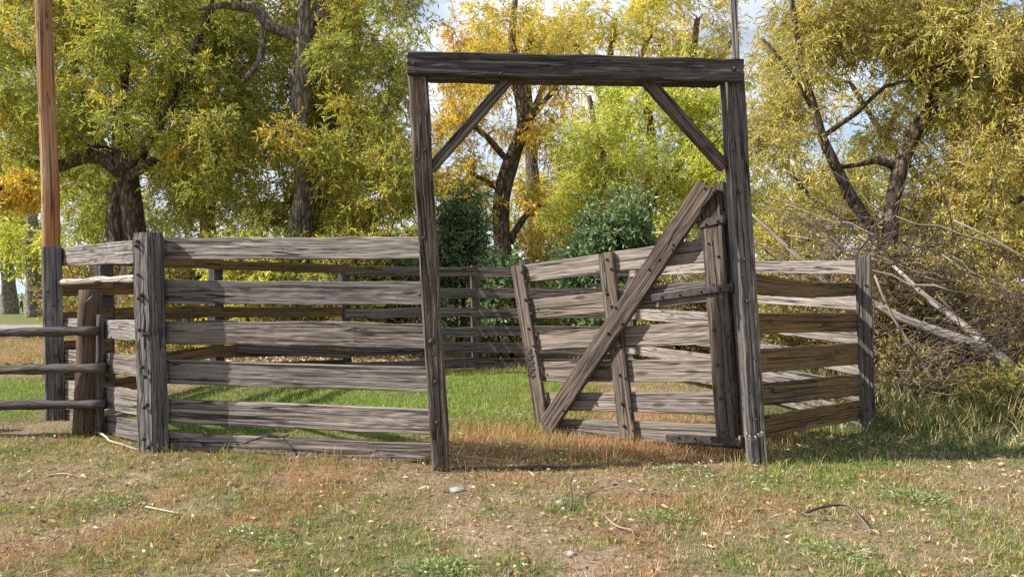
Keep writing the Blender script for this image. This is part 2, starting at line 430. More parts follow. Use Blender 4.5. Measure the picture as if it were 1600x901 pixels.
# ------------------------------------------------------------------ timber
_bid = [0]
def beam(name, p0, p1, front, w, t, mat, parent, w1=None, t1=None, seg=None, wob=0.006, bev=0.010, taper_noise=1.0, cap_cut=(0, 0), bow=0.0):
    """a sawn timber from p0 to p1; front = direction its broad face looks; w across, t thick. One mesh with worn edges."""
    _bid[0] += 1
    seed = _bid[0] * 17.31
    p0, p1 = Vector(p0), Vector(p1)
    ax = (p1 - p0); L = ax.length; ax.normalize()
    f = Vector(front); f = (f - ax * f.dot(ax)).normalized()
    s = ax.cross(f).normalized()
    w1 = w if w1 is None else w1; t1 = t if t1 is None else t1
    seg = seg or max(6, min(48, int(L / 0.06)))
    groove = min(0.012, t * 0.16) if wob > 0.002 else 0.0
    nf = 9 if wob > 0.002 else 1
    V, G, Q, T = [], [], [], []
    N = 0
    def relief(nu, c_, sd):
        a = abs(mnoise.noise((nu * 1.3 + seed, c_ * 38.0 + sd, seed * 0.37)))
        b = mnoise.noise((nu * 3.1 + seed, c_ * 75.0 + sd, 9.1 + seed))
        return -groove * (max(0.0, 0.30 - a) * 2.6 + 0.35 * b)
    for i in range(seg + 1):
        u = i / seg
        c = p0.lerp(p1, u)
        ww, tt = (w + (w1 - w) * u) / 2, (t + (t1 - t) * u) / 2
        bw = bow * math.sin(math.pi * u)
        nu = u * L
        j = [mnoise.noise((nu * 2.3 + seed, k * 7.7, seed)) * wob * taper_noise + mnoise.noise((nu * 9.0 + seed, k * 3.1, 4.2)) * wob * 0.55 for k in range(4)]
        a_, b_, c_, d_ = ww + j[0], ww + j[1], tt + j[2] * 0.6, tt + j[3] * 0.6   # +side, -side, front, back
        e = bev * (1 + 0.8 * mnoise.noise((nu * 5, seed, 1.0)))
        e2 = bev * (1 + 0.8 * mnoise.noise((nu * 5, seed, 7.0)))
        if i in (0, seg): a_ -= bev * .35; b_ -= bev * .35; c_ -= bev * .35; d_ -= bev * .35
        ring = []
        for k in range(nf + 1):
            sa = (-b_ + e) + (a_ + b_ - e - e2) * k / nf
            ring.append((sa, c_ + (relief(nu, sa, 0.0) if 0 < k < nf else 0)))
        for k in range(3):
            fa = (c_ - e2) + (-d_ + e - c_ + e2) * k / 2
            ring.append((a_ + (relief(nu, fa, 3.0) if k == 1 else 0), fa))
        for k in range(4 if nf > 1 else 2):
            m_ = 3 if nf > 1 else 1
            sa = (a_ - e) + (-b_ + e2 - a_ + e) * k / m_
            ring.append((sa, -d_ - (relief(nu, sa, 5.0) if 0 < k < m_ else 0)))
        for k in range(3):
            fa = (-d_ + e) + (c_ - e2 + d_ - e) * k / 2
            ring.append((-b_ - (relief(nu, fa, 8.0) if k == 1 else 0), fa))
        N = len(ring)
        for (sa, fa) in ring:
            axo = 0.0
            rag = wob * 0.9 * mnoise.noise((sa * 40 + seed, fa * 40, 2.0))
            if i == 0: axo = cap_cut[0] * sa + rag
            if i == seg: axo = cap_cut[1] * sa + rag
            q = c + s * (sa + bw) + f * fa + ax * axo
            V.append(q); G.append((nu, sa, fa))
    for i in range(seg):
        for k in range(N):
            k2 = (k + 1) % N
            Q.append((i * N + k, i * N + k2, (i + 1) * N + k2, (i + 1) * N + k))
    n0, n1 = len(V), len(V) + 1
    V.append(sum((V[k] for k in range(N)), Vector()) / N); G.append((0.0, 0, 0))
    V.append(sum((V[seg * N + k] for k in range(N)), Vector()) / N); G.append((L, 0, 0))
    for k in range(N):
        k2 = (k + 1) % N
        T.append((k2, k, n0)); T.append((seg * N + k, seg * N + k2, n1))
    return mesh_np(name, [tuple(v) for v in V], Q, T, mat=mat, parent=parent, grain=G)

def board(name, Lp, Rp, mat, parent, thick=0.05, ext=(0.05, 0.05), bow=0.0, wob=0.007):
    """board measured at its two ends: (column, top row, bottom row, depth of its front face)"""
    a_t, a_b = W(Lp[0], Lp[1], Lp[3]), W(Lp[0], Lp[2], Lp[3])
    b_t, b_b = W(Rp[0], Rp[1], Rp[3]), W(Rp[0], Rp[2], Rp[3])
    ca, cb = (a_t + a_b) / 2, (b_t + b_b) / 2
    u = (cb - ca).normalized()
    nrm = Vector((u.y, -u.x, 0)).normalized()
    if nrm.dot(Vector((-ca.x, -ca.y, 0))) < 0: nrm = -nrm
    p0, p1 = ca - u * ext[0] - nrm * (thick / 2), cb + u * ext[1] - nrm * (thick / 2)
    return beam(name, p0, p1, nrm, a_t.z - a_b.z, thick, mat, parent, w1=b_t.z - b_b.z, bow=bow, wob=wob, bev=0.007)

def tube_arrays(path, radii, sides=8, rough=0.0, seed=0.0, cap=True):
    """rings round a polyline; returns verts, quads, tris, grain"""
    P = [Vector(p) for p in path]
    n_ = len(P); V, Q, T, G = [], [], [], []
    up = Vector((0.31, 0.17, 0.93)); s = 0.0
    prev = None
    for i, p in enumerate(P):
        d = (P[min(i + 1, n_ - 1)] - P[max(i - 1, 0)]).normalized()
        if prev is None:
            a = d.cross(Vector((0, 1, 0.02))); a = a.normalized() if a.length > 1e-3 else d.cross(Vector((1, 0, 0))).normalized()
        else:
            a = (prev - d * prev.dot(d)).normalized()
        prev = a
        b = d.cross(a)
        if i: s += (p - P[i - 1]).length
        for k in range(sides):
            t = 2 * math.pi * k / sides
            r = radii[i]
            if rough: r *= 1 + rough * mnoise.noise((math.cos(t) * 1.7 + seed, math.sin(t) * 1.7, s * 1.4 / max(radii[0] * 4, .2) + seed))
            V.append(tuple(p + (a * math.cos(t) + b * math.sin(t)) * r)); G.append((s, r * t, 0.0 + r))
    for i in range(n_ - 1):
        for k in range(sides):
            k2 = (k + 1) % sides
            Q.append((i * sides + k, i * sides + k2, (i + 1) * sides + k2, (i + 1) * sides + k))
    if cap:
        V.append(tuple(P[0])); G.append((0, 0, 0)); V.append(tuple(P[-1])); G.append((s, 0, 0))
        for k in range(sides):
            k2 = (k + 1) % sides
            T.append((k2, k, len(V) - 2)); T.append(((n_ - 1) * sides + k, (n_ - 1) * sides + k2, len(V) - 1))
    return V, Q, T, G

def tube(name, path, radii, mat, parent=None, sides=8, rough=0.0, seed=None, smooth=True):
    _bid[0] += 1
    V, Q, T, G = tube_arrays(path, radii, sides, rough, seed if seed is not None else _bid[0] * 3.7)
    return mesh_np(name, V, Q, T, mat=mat, parent=parent, grain=G, smooth=smooth)

def wiggle(a, b, n_, amp, seed):
    a, b = Vector(a), Vector(b)
    out = []
    for i in range(n_ + 1):
        u = i / n_
        o = Vector((mnoise.noise((u * 3 + seed, 0, 0)), mnoise.noise((0, u * 3 + seed, 1)), mnoise.noise((2, 0, u * 3 + seed)))) * amp * math.sin(math.pi * min(1, u * 1.02))
        out.append(a.lerp(b, u) + o)
    return out

# bolts: washer and domed head, one shared mesh
def bolt_mesh():
    prof = [(0.0, 0.95), (0.004, 1.0), (0.004, 0.62), (0.016, 0.60), (0.024, 0.40), (0.027, 0.0)]
    V, Q, T = [], [], []
    for z, r in prof[:-1]:
        for k in range(8): V.append((0.02 * r * math.cos(k * math.pi / 4), 0.02 * r * math.sin(k * math.pi / 4), z))
    V.append((0, 0, 0.027))
    for i in range(4):
        for k in range(8): Q.append((i * 8 + k, i * 8 + (k + 1) % 8, (i + 1) * 8 + (k + 1) % 8, (i + 1) * 8 + k))
    for k in range(8): T.append((32 + k, 32 + (k + 1) % 8, 40))
    me = bpy.data.meshes.new('bolt'); me.from_pydata(V, [], Q + T); me.materials.append(M['bolt'])
    return me
BOLT = bolt_mesh()
def bolt(p, nrm, parent, scale=1.0):
    o = bpy.data.objects.new('bolt', BOLT); COL.objects.link(o)
    o.parent = parent
    o.location = Vector(p) - wpos(parent)
    o.rotation_euler = Vector(nrm).to_track_quat('Z', 'Y').to_euler()
    o.scale = (scale,) * 3
    return o

def on_face(px, py, p_on, nrm):
    """where the sight line through a photo point meets a face"""
    o = Vector((0, 0, EYE)); d = W(px, py, 1.0) - o
    nrm = Vector(nrm)
    return o + d * ((Vector(p_on) - o).dot(nrm) / d.dot(nrm))

def hn(x, y): return Vector((x, y, 0)).normalized()

# ------------------------------------------------------------------ GATE FRAME
G1, G2 = W(690, 733, 6.40), W(1182, 728, 6.55)
gfront = hn(0.054, -1.0)
frame = empty('gateway', (0.77, 6.47, 0.0), 'tall dark timber gateway with a heavy header beam and two diagonal braces', 'gate frame')
p_l = beam('post', W(690.5, 733, 6.42) + Vector((0, 0, -0.10)), W(652, 104, 6.42), gfront, 0.155, 0.18, M['frame'], frame, w1=0.165, wob=0.010, bev=0.016)
p_r = beam('post', W(1182, 728, 6.57) + Vector((0, 0, -0.10)), W(1142, 108, 6.57), hn(0.04, -1.0), 0.155, 0.19, M['greypost'], frame, w1=0.17, wob=0.008, bev=0.014)
hb = beam('header_plank', W(637, 99.5, 6.28), W(1160.5, 111, 6.43), gfront, 0.203, 0.075, M['timber'], frame, w1=0.197, wob=0.008, bev=0.012)
beam('header_beam', W(668, 110, 6.40), W(1123, 118.5, 6.55), gfront, 0.19, 0.13, M['timber'], frame, wob=0.006)
beam('brace', W(672, 266, 6.44), W(797, 122, 6.42), gfront, 0.088, 0.09, M['frame'], frame, wob=0.006)
beam('brace', W(1132, 262, 6.60), W(1007, 122, 6.50), gfront, 0.105, 0.09, M['frame'], frame, wob=0.006)
beam('sill', W(706, 729, 6.47) + Vector((0, 0, -0.04)), W(1168, 719, 6.62) + Vector((0, 0, -0.075)), (0, -1, 0.1), 0.075, 0.12, M['timber'], frame, wob=0.016, bev=0.02)
lean = Vector((0.001, 0, 0))
for (bx_, by_, sc_) in ((661, 372, 1.0), (657, 393, .8), (664, 235, .9), (652, 250, .8), (674, 533, 2.1), (668, 480, .7), (680, 596, 1.2), (683, 659, 1.3), (677, 553, 0.9), (672, 438, .7)):
    bolt(on_face(bx_, by_, p := W(690, 733, 6.325), gfront), gfront, p_l, sc_)
for (bx_, by_, sc_) in ((647, 100, 1.3), (783, 116, 1.1)):
    bolt(on_face(bx_, by_, W(637, 99, 6.238), gfront), gfront, hb, sc_)
bolt(on_face(1147, 108, W(1160, 108, 6.389), gfront), gfront, hb, 1.3)
n_r = hn(0.04, -1.0)
for (bx_, by_, sc_) in ((1156, 300, .9), (1147, 235, .8), (1163, 405, .9), (1168, 470, 1.0), (1160, 430, .8), (1181, 560, .9), (1180, 655, .9), (1172, 610, .8)):
    bolt(on_face(bx_, by_, W(1175, 700, 6.47), n_r), n_r, p_r, sc_)
# tall lath that runs up behind the hinge post
ln = beam('lath_pole', W(1171, 728, 6.78) + Vector((0.06, 0.0, -0.1)), W(1143, -60, 6.78), hn(-0.3, -1), 0.060, 0.05, M['board'], None, wob=0.004, bev=0.006)
tag(ln, 'tall thin grey pole rising behind the hinge post above the header beam', 'pole')
# ------------------------------------------------------------------ GATE LEAF (swung inward)
leaf = empty('gate_leaf', (1.2, 7.4, 0.0), 'open board gate leaf with a long diagonal brace and iron strap hinges', 'gate')
HD, FD = 6.78, 8.10                                 # depth at hinge and at free end
hx, fx = XW(1128, HD), XW(845, FD)
ldir = hn(hx - fx, HD - FD)                         # along the leaf towards the hinge
ln_n = Vector((ldir.y, -ldir.x, 0))
if ln_n.y > 0: ln_n = -ln_n
def leaf_depth(px):
    """depth of the leaf's board face at a photo column"""
    k = (px - CX) / FPX
    # point fx + t*ldir.x = k*(FD + t*ldir.y)
    t = (k * FD - fx) / (ldir.x - k * ldir.y)
    return FD + t * ldir.y
def lb(px, top, bot): return (px, top, bot, leaf_depth(px))
rows = [((822, 413, 441), (1112, 371, 408)),
        ((834, 467, 497), (1115, 439, 473)),
        ((843, 519, 547), (1118, 501, 537)),
        ((850, 565, 596), (1121, 561, 597)),
        ((857, 613, 640), (1124, 613, 648)),
        ((864, 654, 680), (1150, 664, 701))]
for (a, c) in rows:
    board('board', lb(*a), lb(*c), M['leafwood'], leaf, 0.045, (0.03, 0.04))
def stile(name, pt, pb, width, thick, off, mat=M['stile'], pxt=None):
    dt, db = leaf_depth(pt[0]), leaf_depth(pb[0])
    a = W(pb[0], pb[1], db) + ln_n * off; b = W(pt[0], pt[1], dt) + ln_n * off
    return beam(name, a, b, ln_n, width, thick, mat, leaf, wob=0.007, bev=0.009)
sf = stile('stile', (811, 415), (851, 659), 0.165, 0.055, 0.03)
sm = stile('stile', (949, 395), (984, 683), 0.175, 0.055, 0.03)
sh = stile('hinge_stile', (1112, 300), (1141, 690), 0.205, 0.065, 0.034)
beam('back_stile', W(1151, 690, 6.80) - ln_n * 0.03, W(1124, 286, 6.80) - ln_n * 0.03, ln_n, 0.11, 0.09, M['timber'], leaf, wob=0.006)
bd0, bd1 = leaf_depth(860), leaf_depth(1113)
br = beam('brace', W(859, 668, bd0) + ln_n * 0.09, W(1113.5, 291, bd1) + ln_n * 0.10, ln_n, 0.205, 0.06, M['stile'], leaf, wob=0.007, bev=0.011, cap_cut=(-0.5, 0.15))
face_s = W(984, 683, leaf_depth(984)) + ln_n * 0.06
for (bx_, by_) in ((815, 425), (822, 440), (821, 468), (828, 473), (831, 490), (826, 513), (833, 540), (837, 548), (843, 575), (847, 597), (850, 620), (852, 645)):
    bolt(on_face(bx_, by_, face_s, ln_n), ln_n, sf, random.uniform(.7, 1.1))
for (bx_, by_) in ((948, 405), (955, 420), (948, 458), (955, 478), (962, 545), (969, 540), (968, 585), (977, 590), (972, 630), (984, 636), (975, 665), (989, 672)):
    bolt(on_face(bx_, by_, face_s, ln_n), ln_n, sm, random.uniform(.7, 1.1))
for (bx_, by_) in ((1107, 380), (1122, 400), (1114, 445), (1116, 515), (1137, 525), (1122, 570), (1142, 590), (1126, 622), (1146, 643), (1129, 675), (1138, 670)):
    bolt(on_face(bx_, by_, W(1130, 600, leaf_depth(1130)) + ln_n * 0.067, ln_n), ln_n, sh, random.uniform(.8, 1.1))
for (bx_, by_) in ((1101, 294), (1115, 300), (1052, 382), (1050, 389), (1014, 420), (962, 480), (950, 520), (972, 505), (905, 610), (880, 640), (1030, 405)):
    bolt(on_face(bx_, by_, W(980, 480, leaf_depth(980)) + ln_n * 0.125, ln_n), ln_n, br, random.uniform(.8, 1.1))
# backing block behind the middle strap
board('backing_block', (1023, 448, 481, leaf_depth(1023) - 0.05), (1108, 436, 471, leaf_depth(1108) - 0.05), M['board'], leaf, 0.05, (0, 0.02))
def strap(a, b, w, off, bolts_):
    pa, pb = W(a[0], a[1], leaf_depth(a[0])) + ln_n * off, W(b[0], b[1], leaf_depth(b[0])) + ln_n * off
    s_ = beam('strap_hinge', pa, pb, ln_n, w, 0.014, M['iron'], leaf, wob=0.001, bev=0.003, seg=6)
    for (x, y) in bolts_: bolt(on_face(x, y, pa + ln_n * 0.007, ln_n), ln_n, s_, 0.9)
    tube('hinge_knuckle', [pb + Vector((0, 0, -w * 0.8)), pb + Vector((0, 0, w * 0.8))], [0.018, 0.018], M['iron'], s_, 10)
    bb = pb + Vector((0.0, 0.0, -0.2 * w))
    beam('pintle', bb, bb + Vector((0.12, 0.03, 0)), (0, -1, 0), 0.03, 0.03, M['iron'], s_, wob=0.001, bev=0.003, seg=4)
    return s_
strap((1095, 352), (1138, 342), 0.072, 0.075, ((1103, 350), (1121, 345)))
strap((1025, 465), (1150, 448), 0.066, 0.088, ((1034, 463), (1062, 460), (1095, 455), (1125, 452), (1140, 449)))
strap((1047, 682), (1162, 687), 0.068, 0.078, ((1060, 682), (1085, 683), (1112, 684), (1140, 685), (1152, 686)))
# steel latch chain at the foot of the hinge post
def torus_link(c, r, t, nrm, mat, parent, name):
    u = Vector(nrm).normalized(); a = u.orthogonal().normalized(); b_ = u.cross(a)
    path = [c + (a * math.cos(k * math.pi / 5) * r + b_ * math.sin(k * math.pi / 5) * r * 1.5) for k in range(11)]
    return tube(name, path, [t] * 11, mat, parent, 6)
chain = empty('latch_chain', on_face(1171, 690, W(1175, 700, 6.40), n_r), 'short worn steel chain hooked round the foot of the hinge post', 'chain')
for k, (cx_, cy_) in enumerate(((1168, 678), (1171, 683), (1175, 687), (1180, 684), (1186, 680), (1190, 677))):
    torus_link(on_face(cx_, cy_, W(1175, 700, 6.43 - 0.012 * (k % 2)), n_r), 0.014, 0.006, (1, -0.5 + (k % 2), 0.4), M['steel'], chain, 'chain_link')
hang = empty('gate_chain', W(838, 560, 8.0), 'rusty chain dangling from the free stile of the gate leaf', 'chain')
for k in range(9):
    q = on_face(825 + k * .4, 545 + k * 5.2, face_s + ln_n * 0.02, ln_n)
    torus_link(q, 0.016, 0.005, (1 if k % 2 else 0.1, 1 if not k % 2 else 0.1, 0.1), M['iron'], hang, 'chain_link')

# ------------------------------------------------------------------ FRONT FENCE RUN on the left (A - B - gate post)
A_, B_, E_ = (-5.53, 8.95), (-3.41, 7.05), (3.99, 8.3)
fl = empty('board_fence', (-3.41, 7.1, 0), 'grey six-board corral fence running from the corner posts up to the gateway', 'fence')
nA = hn(0.56, -0.83)
post_a = beam('post', W(86.5, 650, 8.95) + Vector((0, 0, -0.1)), W(80.5, 386, 8.95), nA, 0.205, 0.20, M['greypost'], fl, bev=0.014)
post_b = beam('corner_post', W(241, 709, 7.05) + Vector((0, 0, -0.1)), W(231, 364, 7.05), hn(-0.36, -0.93), 0.215, 0.20, M['greypost'], fl, bev=0.02, wob=0.008)
bd = 7.145
RW = [((252, 372, 405), (656, 369.5, 404.5)), ((254, 437, 474), (661, 440, 476)), ((255, 501, 538), (665, 507, 545)),
      ((257, 562, 599), (668, 573, 612)), ((259, 623, 661), (671, 640, 679)), ((261, 676, 711), (675, 693, 721))]
for k, (a, c) in enumerate(RW):
    board('board', (*a, bd), (*c, 6.56), M['board'], fl, 0.055, (0.09, 0.10), bow=(0.0, 0.004, -0.012, 0.004, 0, 0)[k], wob=(.007, .01, .013, .005, .006, .008)[k])
LW = [((97, 387, 415), (222, 373, 411)), ((97, 497, 523), (222, 501, 534)), ((98, 546, 570), (222, 557, 590)),
      ((98, 593, 624), (224, 612, 651)), ((100, 640, 662), (226, 658, 692))]
for k, (a, c) in enumerate(LW):
    board('board', (*a, 9.0), (*c, 7.14), M['board'], fl, 0.05, (0.10, 0.05), wob=0.008)
tube('log_rail', wiggle(W(93, 441, 8.98), W(222, 435, 7.12), 12, 0.02, 4.0), [0.038 + 0.006 * math.sin(i * 1.3) for i in range(13)], M['pale'], fl, 8, 0.25)
nB = hn(-0.36, -0.93)
for (bx_, by_, sc_) in ((215, 377, 1.0), (213, 384, 1.0), (216, 429, .8), (221, 461, 1.2), (217, 466, .9), (219, 515, 1.1), (226, 523, 1.1), (223, 573, 1.1), (227, 588, 1.1), (226, 636, 1.0), (231, 632, 1.2), (226, 685, 1.1), (233, 698, 1.2)):
    bolt(on_face(bx_, by_, W(222, 600, 6.94), nB), nB, post_b, sc_ * 1.15)
for (bx_, by_) in ((74, 455), (90, 470), (84, 477), (87, 555)):
    bolt(on_face(bx_, by_, W(82, 500, 8.85), nA), nA, post_a, 0.8)

# ------------------------------------------------------------------ RIGHT WING (gate post - end post)
fr = empty('board_fence', (3.1, 7.4, 0), 'shaded wing of five lichen-stained boards between the gateway and the brushy thicket', 'fence')
nE = hn(-0.42, -0.9)
post_e = beam('end_post', W(1357, 672, 8.3) + Vector((0, 0, -0.1)), W(1348, 399, 8.3), nE, 0.165, 0.19, M['greypost'], fr, bev=0.014)
RR = [((1178, 427, 459), (1340, 441, 461)), ((1180, 489, 521), (1341, 489, 518)), ((1184, 546, 582), (1343, 535, 569)),
      ((1188, 600, 634), (1345, 584, 618)), ((1192, 651, 684), (1347, 625, 655))]
for k, (a, c) in enumerate(RR):
    board('board', (*a, 6.70), (*c, 8.27), M['moss'], fr, 0.05, (0.02, 0.05), bow=(0.03, 0, 0, 0, 0)[k])
for (bx_, by_) in ((1352, 445), (1347, 500), (1354, 552), (1350, 600), (1356, 640)):
    bolt(on_face(bx_, by_, W(1352, 600, 8.205), nE), nE, post_e, 0.8)

# ------------------------------------------------------------------ BACK OF THE CORRAL
fb = empty('board_fence', (-0.68, 14.2, 0), 'far side of the corral, dark weathered boards under the trees', 'fence')
CP, C_, D_, F_, H_, J_ = (-5.35, 9.75), (-4.90, 12.3), (-3.02, 13.4), (-0.68, 14.2), (2.25, 13.9), (3.2, 10.9)
ROWS = [(1.92, 1.75), (1.54, 1.35), (1.16, 0.97), (0.81, 0.62), (0.51, 0.31), (0.22, 0.02)]
def bpost(p, h, front, w=0.17):
    return beam('post', (p[0] + 0.0, p[1], -0.1), (p[0] - 0.03, p[1], h), front, w, w, M['timber'], fb)
for p, h in ((CP, 1.92), (C_, 2.0), (D_, 1.98), (F_, 1.98), (H_, 1.95), (J_, 1.95)):
    bpost(p, h, hn(-p[0] * 0.3, -1))
def span(a, b, mat, skip=(), za=0.0, zb=0.0, inset=0.06, ext=0.02):
    a, b = Vector((*a, 0)), Vector((*b, 0))
    u = (b - a).normalized(); nn = Vector((u.y, -u.x, 0))
    if nn.dot(-a) < 0: nn = -nn
    for k, (t_, b_) in enumerate(ROWS):
        if k in skip: continue
        j = random.uniform(-0.02, 0.02); j2 = random.uniform(-0.02, 0.02); wj = random.uniform(-0.015, 0.01)
        zc = (t_ + b_) / 2
        beam('board', a - u * ext + Vector((0, 0, zc + j + za)) + nn * inset, b + u * ext + Vector((0, 0, zc + j2 + zb)) + nn * inset, nn, t_ - b_ + wj, 0.045, mat, fb, bev=0.006, wob=0.008)
span(A_, CP, M['moss'], skip=(0,), za=0.12, zb=0.10)
span(CP, C_, M['moss'], za=0.12, zb=0.10, skip=(3,))
span(C_, D_, M['moss'], za=0.10, zb=0.04, skip=(3,))
span(D_, F_, M['far'], zb=0.0)
span(F_, H_, M['far'])
span(H_, J_, M['board'], zb=0.05)
span(J_, E_, M['board'], za=0.03, zb=-0.02)
# two fallen boards lying against the foot of the far side
beam('slipped_board', (-4.6, 12.35, 0.55), (-2.9, 13.25, 0.36), hn(0.5, -0.87), 0.16, 0.045, M['far'], fb)

# ------------------------------------------------------------------ RAIL FENCE on the far left
rf = empty('rail_fence', (-4.7, 7.8, 0), 'three dark split rails nailed to a short brown round post', 'rail fence')
pp = tube('round_post', wiggle(W(133, 676, 7.95) + Vector((0, 0, -0.1)), W(141, 453, 7.95), 10, 0.008, 2.2), [0.128, 0.126, 0.122, 0.12, 0.118, 0.117, 0.116, 0.115, 0.114, 0.112, 0.108], M['brownpost'], rf, 16, 0.06)
tube('stub_post', wiggle(W(155.5, 672, 7.86) + Vector((0, 0, -0.1)), W(157.5, 491, 7.86), 8, 0.004, 6.2), [0.042] * 8 + [0.038], M['timber'], rf, 10, 0.1)
for (y0, y1, xe, r, sd) in ((518, 517, 152, 0.050, 1), (578, 575, 166, 0.052, 2), (635, 631, 164, 0.048, 3)):
    d = 7.72
    a = W(-330, y0 + 2, d + 0.06); b_ = W(xe, y1, d)
    nseg = 26
    path = wiggle(a, b_, nseg, 0.03, sd * 5.3)
    tube('rail', path, [r * (1 + 0.12 * math.sin(i * 0.9 + sd) + 0.06 * math.sin(i * 2.3)) for i in range(nseg + 1)], M['timber'], rf, 8, 0.35)
pm = tube('round_post', wiggle(W(-300, 690, 7.98) + Vector((0, 0, -0.1)), W(-297, 455, 7.98), 8, 0.008, 9.2), [0.12] * 9, M['brownpost'], rf, 12, 0.06)
tube('bent_nail', [W(134, 471, 7.80), W(139, 467, 7.78), W(144.5, 461.5, 7.80)], [0.004] * 3, M['steel'], pp, 6)

# ------------------------------------------------------------------ UTILITY POLE
up = tube('utility_pole', [W(83, 580, 12.5) + Vector((0, 0, -0.25)), W(79, 300, 12.5), W(67.5, 0, 12.5), W(52, -420, 12.5)], [0.140, 0.134, 0.124, 0.11], M['pole'], None, 20, 0.03)
tag(up, 'bare orange-brown wooden pole standing behind the left corner of the corral', 'pole')

# ------------------------------------------------------------------ FOLIAGE
PAL = {
    'olive':  [((0.20, 0.235, 0.05), 5), ((0.31, 0.32, 0.075), 4.5), ((0.13, 0.16, 0.038), 2.5), ((0.46, 0.34, 0.06), 1.4), ((0.56, 0.36, 0.05), .6)],
    'olive2': [((0.21, 0.235, 0.05), 5), ((0.33, 0.325, 0.075), 4), ((0.14, 0.16, 0.035), 2), ((0.48, 0.36, 0.07), 1.3), ((0.56, 0.31, 0.05), .5)],
    'orange': [((0.58, 0.41, 0.08), 4), ((0.60, 0.31, 0.07), 1.0), ((0.42, 0.37, 0.07), 4), ((0.22, 0.21, 0.05), 2), ((0.68, 0.48, 0.15), 1.5)],
    'yellow': [((0.58, 0.46, 0.09), 4), ((0.52, 0.37, 0.07), 2), ((0.42, 0.41, 0.09), 4), ((0.30, 0.31, 0.08), 2), ((0.64, 0.54, 0.18), 1)],
    'lime':   [((0.34, 0.38, 0.08), 4), ((0.45, 0.43, 0.10), 3), ((0.20, 0.25, 0.05), 2), ((0.56, 0.46, 0.10), 2), ((0.48, 0.48, 0.18), 1)],
    'tan':    [((0.47, 0.39, 0.14), 4), ((0.38, 0.355, 0.10), 4), ((0.25, 0.25, 0.075), 3), ((0.56, 0.45, 0.19), 1.5), ((0.46, 0.28, 0.08), .7), ((0.18, 0.18, 0.055), 1.5)],
    'spring': [((0.42, 0.47, 0.10), 4), ((0.52, 0.50, 0.12), 3), ((0.28, 0.33, 0.08), 2), ((0.60, 0.50, 0.13), 1.6), ((0.54, 0.55, 0.24), 1)],
    'dark':   [((0.080, 0.135, 0.055), 4), ((0.115, 0.18, 0.075), 3), ((0.20, 0.255, 0.11), 2), ((0.048, 0.08, 0.035), 1.5)],
    'gold':   [((0.50, 0.34, 0.05), 4), ((0.46, 0.27, 0.04), 1.5), ((0.42, 0.37, 0.08), 3)],
    'under':  [((0.17, 0.18, 0.05), 4), ((0.29, 0.26, 0.075), 3), ((0.46, 0.35, 0.11), 2.5), ((0.38, 0.22, 0.09), 1), ((0.09, 0.11, 0.035), 2)],
    'thicket': [((0.33, 0.26, 0.115), 4), ((0.22, 0.17, 0.085), 4), ((0.14, 0.135, 0.055), 3), ((0.46, 0.36, 0.17), 1.2), ((0.24, 0.14, 0.07), 1.5)],
}
def pick_cols(pal, n_, bias=None):
    cs = np.array([c for c, _ in PAL[pal]]); w = np.array([w_ for _, w_ in PAL[pal]], float); w /= w.sum()
    c = cs[rng.choice(len(cs), n_, p=w)]
    return c * rng.uniform(0.75, 1.25, (n_, 1))

def norm(a): return a / np.maximum(np.linalg.norm(a, axis=1, keepdims=True), 1e-6)

def leaf_quads(pos, axis, length, width):
    n_ = len(pos)
    axis = norm(axis)
    side = norm(np.cross(axis, rng.normal(size=(n_, 3))))
    nrm_ = np.cross(axis, side)
    L = (length * np.clip(rng.lognormal(0, 0.3, (n_, 1)), .5, 2.0)); Wd = (width * rng.uniform(0.75, 1.25, (n_, 1)))
    mid = pos + axis * L * 0.45 + nrm_ * L * 0.06
    V = np.stack([pos, mid + side * Wd / 2, pos + axis * L, mid - side * Wd / 2], 1).reshape(-1, 3)
    Q = np.arange(4 * n_).reshape(n_, 4)
    return V, Q

